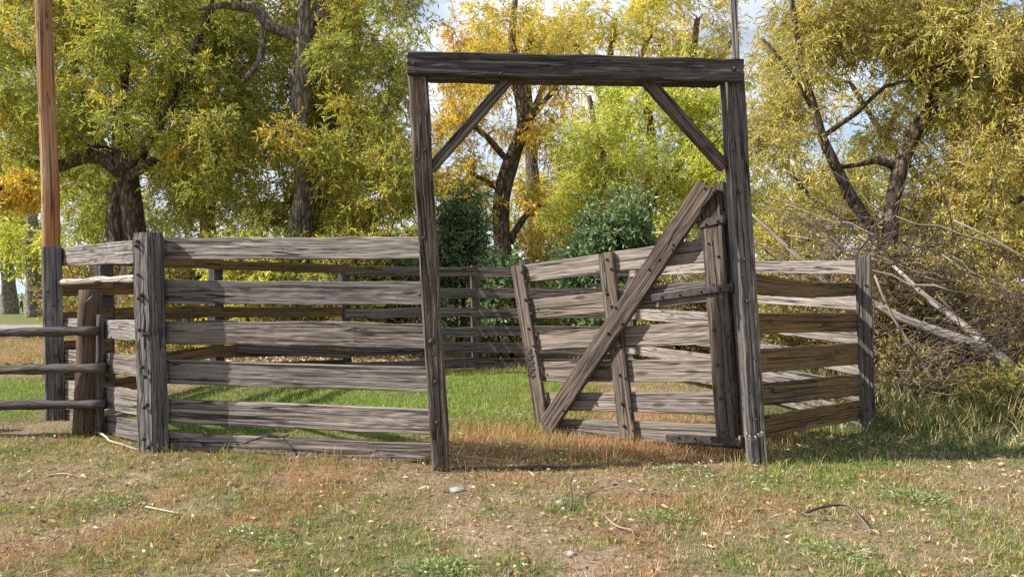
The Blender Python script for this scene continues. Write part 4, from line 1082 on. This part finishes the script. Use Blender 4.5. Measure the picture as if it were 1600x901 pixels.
# ------------------------------------------------------------------ GRASS AND GROUND COVER
def blades(x, y, length, width, cols, lean=0.6, seg2=True):
    n_ = len(x)
    z = gz(x, y) - 0.006
    a = rng.uniform(0, 2 * np.pi, n_)
    ln_ = np.abs(rng.normal(0, lean, n_)) + 0.12
    dx, dy = np.cos(a) * np.sin(ln_), np.sin(a) * np.sin(ln_)
    dz = np.cos(np.minimum(ln_, 1.4))
    D = np.stack([dx, dy, dz], 1)
    P = np.stack([x, y, z], 1)
    ang = rng.uniform(0, 2 * np.pi, n_)
    S = np.stack([np.cos(ang), np.sin(ang), np.zeros(n_)], 1) * width[:, None] / 2
    L = length[:, None]
    M1 = P + D * L * 0.55
    D2 = D + np.stack([dx, dy, -np.ones(n_) * 0.35], 1) * 0.7
    T_ = M1 + norm(D2) * L * 0.5
    T_[:, 2] = np.maximum(T_[:, 2], z + 0.004)
    if seg2:
        V = np.stack([P - S, P + S, M1 + S * .8, M1 - S * .8, T_], 1).reshape(-1, 3)
        i = np.arange(n_) * 5
        Q = np.stack([i, i + 1, i + 2, i + 3], 1); T = np.stack([i + 3, i + 2, i + 4], 1)
        return V, Q, T, np.concatenate([cols, cols])
    V = np.stack([P - S, P + S, P + D * L], 1).reshape(-1, 3)
    i = np.arange(n_) * 3
    return V, None, np.stack([i, i + 1, i + 2], 1), cols

def grass_cols(x, y, g, rst):
    n_ = len(x)
    u = rng.uniform(0, 1, n_)
    green = np.array([0.15, 0.215, 0.05]); ygreen = np.array([0.29, 0.29, 0.075]); straw = np.array([0.47, 0.38, 0.25]); rust = np.array([0.40, 0.235, 0.135]); brown = np.array([0.34, 0.20, 0.12])
    gp = np.clip(g * 1.15 + 0.05, 0, 1)
    c = np.where((u < gp * .62)[:, None], green, np.where((u < gp)[:, None], ygreen, np.where((u < gp + (1 - gp) * .45)[:, None], straw, brown)))
    lush = (sstep(0.7, 1.0, g) * sstep(6.9, 7.8, y))[:, None] * (rng.uniform(0, 1, (n_, 1)) < .6)
    c = c * (1 - lush) + np.array([0.27, 0.37, 0.085]) * lush
    ru = (rng.uniform(0, 1, n_) < rst * 0.95)[:, None]
    c = np.where(ru, rust * rng.uniform(0.7, 1.3, (n_, 1)), c)
    wing_shade = (sstep(2.3, 2.6, x) * sstep(6.5, 6.75, y) * (1 - sstep(9.5, 11, y)) * (rng.uniform(0, 1, n_) < .8))[:, None]
    c = c * (1 - wing_shade) + np.array([0.085, 0.135, 0.04]) * wing_shade          # shade beside the wing, painted into the blade colour
    return c * rng.uniform(0.65, 1.35, (n_, 1))

def field(n_, y0, y1, xk, xo, dens=1.0):
    y = rng.uniform(y0, y1, n_); hw = xk * y + xo
    x = rng.uniform(-1, 1, n_) * (xk * y1 + xo)
    k = np.abs(x) < hw
    return x[k], y[k]

rng = np.random.default_rng(99)
x, y = field(150000, 3.3, 7.6, 0.72, 1.2)
g, rst = zone_green(x, y), zone_rust(x, y)
clumpy = fbm(x * 5.0, y * 5.0, 41)
k = rng.uniform(0, 1, len(x)) < np.clip(0.2 + 0.9 * sstep(0.25, 0.65, clumpy + 0.2 * g), 0, 1)
x, y, g, rst, clumpy = x[k], y[k], g[k], rst[k], clumpy[k]
ln_ = (0.015 + 0.020 * g + 0.02 * np.clip(clumpy - .5, 0, 1) + 0.02 * rst) * rng.uniform(0.5, 1.5, len(x))
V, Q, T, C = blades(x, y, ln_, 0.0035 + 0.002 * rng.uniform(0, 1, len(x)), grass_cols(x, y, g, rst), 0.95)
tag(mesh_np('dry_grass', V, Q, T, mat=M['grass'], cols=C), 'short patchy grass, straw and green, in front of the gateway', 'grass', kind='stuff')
# tufts: blades that share a root and a colour
x, y = field(26000, 3.3, 7.7, 0.72, 1.2)
g, rst = zone_green(x, y), zone_rust(x, y)
bare = sstep(0.22, 0.48, fbm(x * 1.7 + 3, y * 1.7, 43) + 0.30 * g + 0.2 * rst)
k = rng.uniform(0, 1, len(x)) < np.clip(0.12 + 0.95 * bare, 0, 1)
x, y, g, rst = x[k], y[k], g[k], rst[k]
nb = 14
tcol = grass_cols(x, y, g, rst); size = rng.lognormal(0, 0.45, len(x)) * (0.019 + 0.022 * g + 0.006 * rst)
tx = np.repeat(x, nb); ty = np.repeat(y, nb); sp = np.repeat(size, nb) * 0.45
tx = tx + rng.normal(0, 1, len(tx)) * sp; ty = ty + rng.normal(0, 1, len(ty)) * sp
C0 = np.repeat(tcol, nb, 0) * rng.uniform(.65, 1.35, (len(tx), 1)); od = rng.uniform(0, 1, len(tx)) < .22
C0[od] = np.array([0.48, 0.39, 0.26]) * rng.uniform(.6, 1.15, (od.sum(), 1))
V, Q, T, C = blades(tx, ty, np.repeat(size, nb) * rng.uniform(.6, 1.5, len(tx)), rng.uniform(.0035, .006, len(tx)), C0, 0.7)
tag(mesh_np('grass_tufts', V, Q, T, mat=M['grass'], cols=C), 'tufts of green and bleached grass on the trodden ground before the gateway', 'grass', kind='stuff')

x, y = field(210000, 7.6, 15.5, 0.72, 1.5)
g, rst = zone_green(x, y), zone_rust(x, y)
k = rng.uniform(0, 1, len(x)) < np.clip(0.25 + g + rst, 0, 1)
x, y, g, rst = x[k], y[k], g[k], rst[k]
ln_ = (0.025 + 0.032 * g + 0.05 * rst) * rng.lognormal(0, .4, len(x))
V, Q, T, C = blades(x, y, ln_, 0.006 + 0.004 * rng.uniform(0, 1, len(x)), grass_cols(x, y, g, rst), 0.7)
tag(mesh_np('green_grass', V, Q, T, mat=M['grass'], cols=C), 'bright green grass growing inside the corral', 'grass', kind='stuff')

x = rng.uniform(-26, -6, 60000); y = rng.uniform(15.5, 27, 60000)
k = x > -0.74 * y - 2; x, y = x[k], y[k]
g, rst = zone_green(x, y), zone_rust(x, y)
V, Q, T, C = blades(x, y, rng.uniform(.04, .1, len(x)), np.full(len(x), 0.016), grass_cols(x, y, g, rst * .6), 0.7, False)
tag(mesh_np('rough_grass', V, Q, T, mat=M['grass'], cols=C), 'rough grass outside the left corner of the corral', 'grass', kind='stuff')

# tall shaded grass beneath the thicket and along the wing
n_ = 26000
x = rng.uniform(2.3, 9.5, n_); y = rng.uniform(6.45, 11.0, n_)
edge = 6.5 + 0.0 * x
dens = sstep(6.4, 8.2, y + 0.7 * (x - 4.2) * 0.35) * sstep(0.30, 0.6, fbm(x * 1.5, y * 1.5, 61))
k = (rng.uniform(0, 1, n_) < np.clip(dens + .12, 0, 1)) & ~((y > 8.0) & (x < 3.6))
x, y = x[k], y[k]
tall = sstep(7.1, 8.8, y + 0.3 * (x - 4)) * (0.4 + fbm(x * 2, y * 2, 67))
ln_ = (0.05 + 0.42 * tall) * rng.uniform(0.5, 1.3, len(x))
gr = np.full(len(x), 0.6)
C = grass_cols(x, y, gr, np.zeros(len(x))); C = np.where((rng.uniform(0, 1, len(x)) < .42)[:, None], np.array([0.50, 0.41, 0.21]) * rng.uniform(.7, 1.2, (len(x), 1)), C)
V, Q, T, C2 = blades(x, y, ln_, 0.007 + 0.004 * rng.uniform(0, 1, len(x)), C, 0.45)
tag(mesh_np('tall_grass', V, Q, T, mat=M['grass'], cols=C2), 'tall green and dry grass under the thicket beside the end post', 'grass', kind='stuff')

# rust-coloured wiry weeds round the gate
n_ = 16000
x = rng.normal(1.2, 1.0, n_); y = rng.normal(7.15, 0.5, n_)
z_ = zone_rust(x, y); k = (rng.uniform(0, 1, n_) < z_ * 1.1) & (y > 6.65); x, y = x[k], y[k]
C = np.array([0.46, 0.28, 0.155]) * rng.uniform(0.6, 1.35, (len(x), 1)); st_ = rng.uniform(0, 1, len(x)) < .25; C[st_] = np.array([0.46, 0.34, 0.17])
V, Q, T, C2 = blades(x, y, rng.uniform(0.05, 0.2, len(x)), np.full(len(x), 0.005), C, 0.55)
tag(mesh_np('rust_weeds', V, Q, T, mat=M['grass'], cols=C2), 'rust-coloured dry weeds growing along the foot of the open gate', 'weeds', kind='stuff')

# longer grass left standing round the feet of the posts
px_ = []; py_ = []
for (bx0, by0, n0_) in ((G1.x, 6.40, 90), (G2.x, 6.52, 110), (-3.41, 7.0, 110), (-5.5, 8.9, 60), (XW(133, 7.95), 7.9, 90), (3.99, 8.25, 120), (-1.5, 6.62, 120), (-2.4, 6.85, 120), (0.4, 7.75, 90), (1.35, 7.1, 90)):
    rr_ = 0.10 + np.abs(rng.normal(0, .10, n0_)); aa_ = rng.uniform(0, 6.283, n0_)
    px_.append(bx0 + rr_ * np.cos(aa_) * 1.4); py_.append(by0 + rr_ * np.sin(aa_) * .7)
px_ = np.concatenate(px_); py_ = np.concatenate(py_)
V, Q, T, C2 = blades(px_, py_, rng.uniform(.04, .17, len(px_)), rng.uniform(.004, .007, len(px_)), grass_cols(px_, py_, np.full(len(px_), .4), np.full(len(px_), .1)), 0.5)
tag(mesh_np('post_grass', V, Q, T, mat=M['grass'], cols=C2), 'longer wisps of grass standing round the feet of the posts and boards', 'grass', kind='stuff')

# broad-leaved green weed patches
def weed_patch(label, px, py, d_r, n_, seed, pal='dark', leaf=(0.030, 0.012), h=0.05):
    global rng
    rng = np.random.default_rng(seed)
    d = EYE * FPX / (py - HY)
    cx, cy = XW(px, d), d
    a = rng.uniform(0, 6.283, n_)
    r_ = rng.uniform(0, 1, n_) ** 0.75 * d_r * (0.55 + 0.9 * vnoise(np.cos(a) * 1.6 + seed, np.sin(a) * 1.6, seed))
    x, y = cx + r_ * np.cos(a) * 1.4, cy + r_ * np.sin(a)
    z = gz(x, y) + h * np.clip(1 - (r_ / d_r) ** 2, 0.1, 1) * rng.uniform(0.1, 1.0, n_) + 0.008
    ax = np.stack([np.cos(a) + rng.normal(0, .6, n_), np.sin(a) + rng.normal(0, .6, n_), rng.uniform(0, .7, n_)], 1)
    V, Q = leaf_quads(np.stack([x, y, z], 1), ax, leaf[0], leaf[1])
    V[:, 2] = np.maximum(V[:, 2], gz(V[:, 0], V[:, 1]) + 0.003)
    c = np.array([0.20, 0.265, 0.085]) * rng.uniform(0.5, 1.4, (n_, 1)) + rng.uniform(0, .05, (n_, 1))
    o = mesh_np('weed_patch', V, Q, mat=M['darkleaf'], cols=c)
    return tag(o, label, 'weeds', 'low leafy weed patches', 'stuff')
for i, (lab, px, py, r_, n_) in enumerate((
    ('leafy green weed cushion just inside the gateway', 785, 703, .22, 700), ('round leafy weed cushion near the foot of the gate brace', 893, 712, .26, 1000),
    ('green weed tuft on the bare ground in front of the corner post', 180, 788, .18, 420), ('weed tuft in front of the gate latch', 1066, 738, .14, 420),
    ('leafy weed clump behind the open gateway', 805, 655, .35, 800), ('weed rosette beside the fallen stick', 1432, 780, .16, 420),
    ('weed clump at the bottom edge below the left gate post', 690, 893, .17, 520), ('weed clump in the grass below the front boards', 390, 842, .17, 420),
    ('small weed tuft below the hinge post', 1300, 872, .16, 360), ('weed tuft on the dirt left of the stick', 1040, 812, .13, 340))):
    weed_patch(lab, px, py, r_ * 1.25, int(n_ * .8), 200 + i)

# fallen leaves and dry litter
rng = np.random.default_rng(123)
x, y = field(6000, 3.3, 7.8, 0.72, 1.0)
n_ = len(x)
a = rng.uniform(0, 6.283, n_)
V, Q = leaf_quads(np.stack([x, y, gz(x, y) + rng.uniform(0.006, 0.03, n_)], 1), np.stack([np.cos(a), np.sin(a), rng.normal(0, .25, n_)], 1), 0.036 * rng.lognormal(0, .4, (n_, 1)), 0.02)
V[:, 2] = np.maximum(V[:, 2], gz(V[:, 0], V[:, 1]) + 0.003)
pal = np.array([(0.56, 0.44, 0.30), (0.64, 0.53, 0.33), (0.36, 0.25, 0.16), (0.46, 0.27, 0.15), (0.24, 0.165, 0.115), (0.55, 0.42, 0.22)])
tag(mesh_np('fallen_leaves', V, Q, mat=M['litter'], cols=pal[rng.integers(0, 6, n_)] * rng.uniform(.5, 1.0, (n_, 1))), 'scattered dry leaves lying in the grass before the gateway', 'leaves', kind='stuff')
x = rng.uniform(-9.5, -2.0, 9000); y = rng.uniform(13.0, 20.0, 9000)
n_ = len(x); a = rng.uniform(0, 6.283, n_)
V, Q = leaf_quads(np.stack([x, y, gz(x, y) + rng.uniform(0.01, 0.08, n_)], 1), np.stack([np.cos(a), np.sin(a), rng.normal(0, .4, n_)], 1), 0.13, 0.06)
tag(mesh_np('leaf_litter', V, Q, mat=M['litter'], cols=pal[rng.integers(0, 6, n_)] * rng.uniform(.6, 1.1, (n_, 1))), 'brown leaf litter under the willows behind the corral', 'leaves', kind='stuff')

# ------------------------------------------------------------------ sticks and stones
def G(px, py, dz=0.01):
    d = EYE * FPX / (py - HY)
    x = XW(px, d)
    return Vector((x, d, gzf(x, d) + dz))
def stick(label, pts, r, mat='twig', name='stick'):
    P, rr = resample([G(*p) for p in pts], [r * (1 - 0.5 * i / (len(pts) - 1)) for i in range(len(pts))], 0.05, 0.006, len(label) * .77)
    return tag(tube(name, P, rr, M[mat], None, 6, 0.15), label, 'stick')
stick('pale curling root lying between the round post and the corner post', [(148, 676), (165, 690, .05), (172, 697, .04), (195, 702, .02), (215, 706, .01), (245, 708, .01)], 0.016, 'pale', 'root')
stick('pale straight stick on the bare ground left of the corner post', [(75, 743, .012), (100, 742, .02), (114, 744, .012)], 0.008, 'pale')
stick('thin pale twig in the dirt below the front boards', [(228, 797, .02), (252, 803, .02), (280, 808, .012)], 0.006, 'pale')
stick('small dark twig standing in the grass before the gateway', [(891, 800, .01), (893, 790, .05), (891, 776, .10), (896, 770, .12)], 0.010)
stick('forked grey stick lying in the grass before the right wing', [(1252, 812, .015), (1285, 807, .05), (1322, 806, .06), (1345, 823, .04), (1362, 838, .012)], 0.011)
stick('thin side twig beside the forked grey stick', [(1255, 812, .02), (1300, 820, .03), (1340, 829, .02)], 0.006)
stick('crooked dry stick in the grass below the gate leaf', [(940, 805, .02), (958, 823, .02), (972, 830, .03), (988, 833, .03), (990, 845, .01)], 0.009)
bd_ = 6.83
o = tube('dead_branch', [W(378, 692, 6.93), W(398, 686, 6.86), W(413, 681, 6.80), W(435, 683, 6.85), W(452, 679, 6.93)], [0.009, 0.010, 0.011, 0.007, 0.005], M['bark_dark'], None, 6, 0.2)
tag(o, 'small black branch caught on top of the lowest front board', 'branch')
def stone(label, px, py, sx, sy, sz, seed):
    bm = bmesh.new(); bmesh.ops.create_icosphere(bm, subdivisions=2, radius=1.0)
    for v_ in bm.verts:
        v_.co *= 1 + 0.28 * mnoise.noise(v_.co * 1.3 + Vector((seed, 0, 0)))
        v_.co = Vector((v_.co.x * sx, v_.co.y * sy, v_.co.z * sz))
    me = bpy.data.meshes.new('stone'); bm.to_mesh(me); bm.free(); me.materials.append(M['stone'])
    o = bpy.data.objects.new('stone', me); COL.objects.link(o); o.location = G(px, py, sz * 0.4)
    return tag(o, label, 'stone')
stone('flat pale stone in the grass below the left gate post', 713, 769, .06, .045, .022, 1)
stone('grey rock in the shaded grass beside the end post', 1442, 660, .11, .09, .07, 2)
stone('whitish angular stone next to the standing twig', 875, 792, .035, .03, .028, 3)
stone('small tan stone on the bare ground below the gateway', 892, 868, .028, .022, .018, 4)
stone('small pale stone in the grass at the bottom right', 1357, 871, .035, .026, .02, 5)

# brown brush pile seen between the boards at the left corner
rng = np.random.default_rng(77); random.seed(77)
bp_d = 20.0; bpx = XW(203, bp_d)
bpile = empty('brush_pile', (bpx, bp_d, gzf(bpx, bp_d)), 'heap of cut branches with brown leaves beyond the left corner of the corral', 'brush pile')
wd = Wood()
for k_ in range(90):
    a = random.uniform(0, 6.283); r_ = random.uniform(0.0, 1.1); h = max(0.06, 1.05 * (1 - r_ / 1.2)) * random.uniform(.2, 1)
    c = Vector((bpx + r_ * math.cos(a), bp_d + r_ * math.sin(a), h)); dv = Vector((random.gauss(0, 1), random.gauss(0, 1), random.gauss(0, .35))).normalized() * random.uniform(.3, .6)
    p0, p1 = c - dv, c + dv; p0.z = max(.03, p0.z); p1.z = max(.03, p1.z)
    wd.tube(wiggle(p0, p1, 3, .05, k_), [.022, .02, .016, .01], 5)
wd.build('cut_branches', M['twig'], bpile)
nn = 2600
r_ = np.sqrt(rng.uniform(0, 1, nn)) * 1.15; a = rng.uniform(0, 6.283, nn)
pz = np.maximum(0.04, 1.1 * (1 - r_ / 1.25)) * rng.uniform(.3, 1.05, nn)
V, Q = leaf_quads(np.stack([bpx + r_ * np.cos(a), bp_d + r_ * np.sin(a), pz], 1), rng.normal(size=(nn, 3)), 0.13, 0.07)
mesh_np('brown_leaves', V, Q, mat=M['litter'], parent=bpile, cols=pal[rng.integers(0, 5, nn)] * rng.uniform(.6, 1.1, (nn, 1)))

# ------------------------------------------------------------------ walking person far off in the park
def skin_mesh(name, joints, edges, root_i):
    me = bpy.data.meshes.new(name)
    me.from_pydata([j[:3] for j in joints], edges, [])
    o = bpy.data.objects.new(name, me); COL.objects.link(o)
    md = o.modifiers.new('skin', 'SKIN')
    for i, j in enumerate(joints):
        sv = me.skin_vertices[0].data[i]; sv.radius = (j[3], j[4] if len(j) > 4 else j[3]); sv.use_root = (i == root_i)
    o.modifiers.new('sub', 'SUBSURF').levels = 1
    dg = bpy.context.evaluated_depsgraph_get(); dg.update()
    m2 = bpy.data.meshes.new_from_object(o.evaluated_get(dg))
    o.modifiers.clear(); o.data = m2
    return o
J = [(0, 0, .92, .13, .11), (0, 0, 1.12, .12, .10), (.02, 0, 1.36, .16, .11), (.04, 0, 1.48, .055), (.06, 0, 1.56, .05), (.07, 0, 1.64, .085, .09), (.07, 0, 1.72, .07, .08),
     (.14, -.10, .88, .09), (.22, -.10, .50, .065), (.20, -.10, .09, .045), (.32, -.10, .04, .04),
     (-.10, .10, .88, .09), (-.12, .10, .50, .065), (-.36, .10, .14, .045), (-.28, .10, .04, .04),
     (.02, -.20, 1.38, .055), (-.10, -.24, 1.12, .045), (.02, -.24, .92, .035), (.04, -.24, .84, .03),
     (.04, .20, 1.38, .055), (.12, .24, 1.12, .045), (.30, .22, 1.02, .035), (.37, .22, 1.0, .03)]
ED = [(0, 1), (1, 2), (2, 3), (3, 4), (4, 5), (5, 6), (0, 7), (7, 8), (8, 9), (9, 10), (0, 11), (11, 12), (12, 13), (13, 14), (2, 15), (15, 16), (16, 17), (17, 18), (2, 19), (19, 20), (20, 21), (21, 22)]
per = skin_mesh('person', J, ED, 0)
me = per.data; me.materials.clear()
for mm in (plain('light_shirt', (0.50, 0.48, 0.43), .9), plain('black_trousers', (0.02, 0.02, 0.022), .9), plain('skin_tone', (0.45, 0.28, 0.20), .6), plain('dark_hair', (0.03, 0.022, 0.018), .7)): me.materials.append(mm)
for p_ in me.polygons:
    c = p_.center
    p_.material_index = 1 if c.z < 0.95 and abs(c.y) < .2 else (2 if (c.z > 1.49 and c.x > .08) or (abs(c.y) > .19 and c.z < 1.1) else (3 if c.z > 1.55 else (2 if c.z > 1.47 else 0)))
    p_.use_smooth = True
pd = 66.0
per.location = (XW(33, pd), pd, gzf(XW(33, pd), pd)); per.rotation_euler = (0, 0, R(-8))
tag(per, 'person in a light shirt and black trousers walking past the grey park tree', 'person')

# ------------------------------------------------------------------ parked car far off, between the boards
cd = 64.0
cxw = XW(200, cd); cz = gzf(cxw, cd)
car = empty('parked_car', (cxw, cd, cz), 'dark blue car parked on the grass beyond the left corner of the corral', 'car')
paint = plain('dark_blue_paint', (0.02, 0.05, 0.13), .25, 0.0, 5, .1, 0, .6); glass = plain('car_glass', (0.03, 0.04, 0.05), .08, 0, 5, .1, 0, .8); tyre = plain('tyre_rubber', (0.015, 0.015, 0.015), .9); rim = plain('wheel_rim', (0.5, 0.5, 0.5), .35, .8); lampw = plain('lamp_glass', (0.7, 0.7, 0.68), .2)
prof = [(-2.2, .35), (-2.25, .75), (-2.1, .95), (-1.0, 1.03), (-.45, 1.48), (1.25, 1.52), (1.95, 1.05), (2.2, 1.0), (2.25, .55), (2.2, .35)]
def extrude(name, prof, y0, y1, mat, parent, inset_top=0.0):
    n_ = len(prof); V = []
    for yy, sg in ((y0, 1), (y1, -1)):
        for (x_, z_) in prof:
            V.append((cxw + x_, cd + yy + sg * (inset_top if z_ > 1.2 else 0), cz + z_))
    F = [(i, (i + 1) % n_, n_ + (i + 1) % n_, n_ + i) for i in range(n_)]
    me_ = bpy.data.meshes.new(name)
    off = wpos(parent)
    me_.from_pydata([tuple(Vector(v_) - off) for v_ in V], [], F + [tuple(range(n_ - 1, -1, -1)), tuple(range(n_, 2 * n_))])
    me_.materials.append(mat); o_ = bpy.data.objects.new(name, me_); COL.objects.link(o_); o_.parent = parent
    return o_
extrude('body', prof, -.86, .86, paint, car, 0.10)
for nm, pr in (('side_window', [(-.82, 1.06), (-.38, 1.42), (.30, 1.44), (.30, 1.06)]), ('side_window', [(.40, 1.06), (.40, 1.44), (1.18, 1.45), (1.65, 1.10)])):
    extrude(nm, pr, -.872, -.80, glass, car, 0.05)
for wx in (-1.4, 1.4):
    for wy in (-.80, .80):
        c = Vector((cxw + wx, cd + wy, cz + .33))
        t_ = tube('wheel', [c + Vector((0, -.11, 0)), c + Vector((0, -.09, 0)), c + Vector((0, .09, 0)), c + Vector((0, .11, 0))], [.27, .33, .33, .27], tyre, car, 18, smooth=False)
        tube('rim', [c + Vector((0, -.118 if wy < 0 else .09, 0)), c + Vector((0, -.09 if wy < 0 else .118, 0))], [.19, .19], rim, t_, 12, smooth=False)
extrude('headlight', [(-2.26, .68), (-2.26, .82), (-1.95, .86), (-1.95, .72)], -.868, -.6, lampw, car)
print('TRIS', sum(len(p.vertices) - 2 for me_ in bpy.data.meshes for p in me_.polygons))
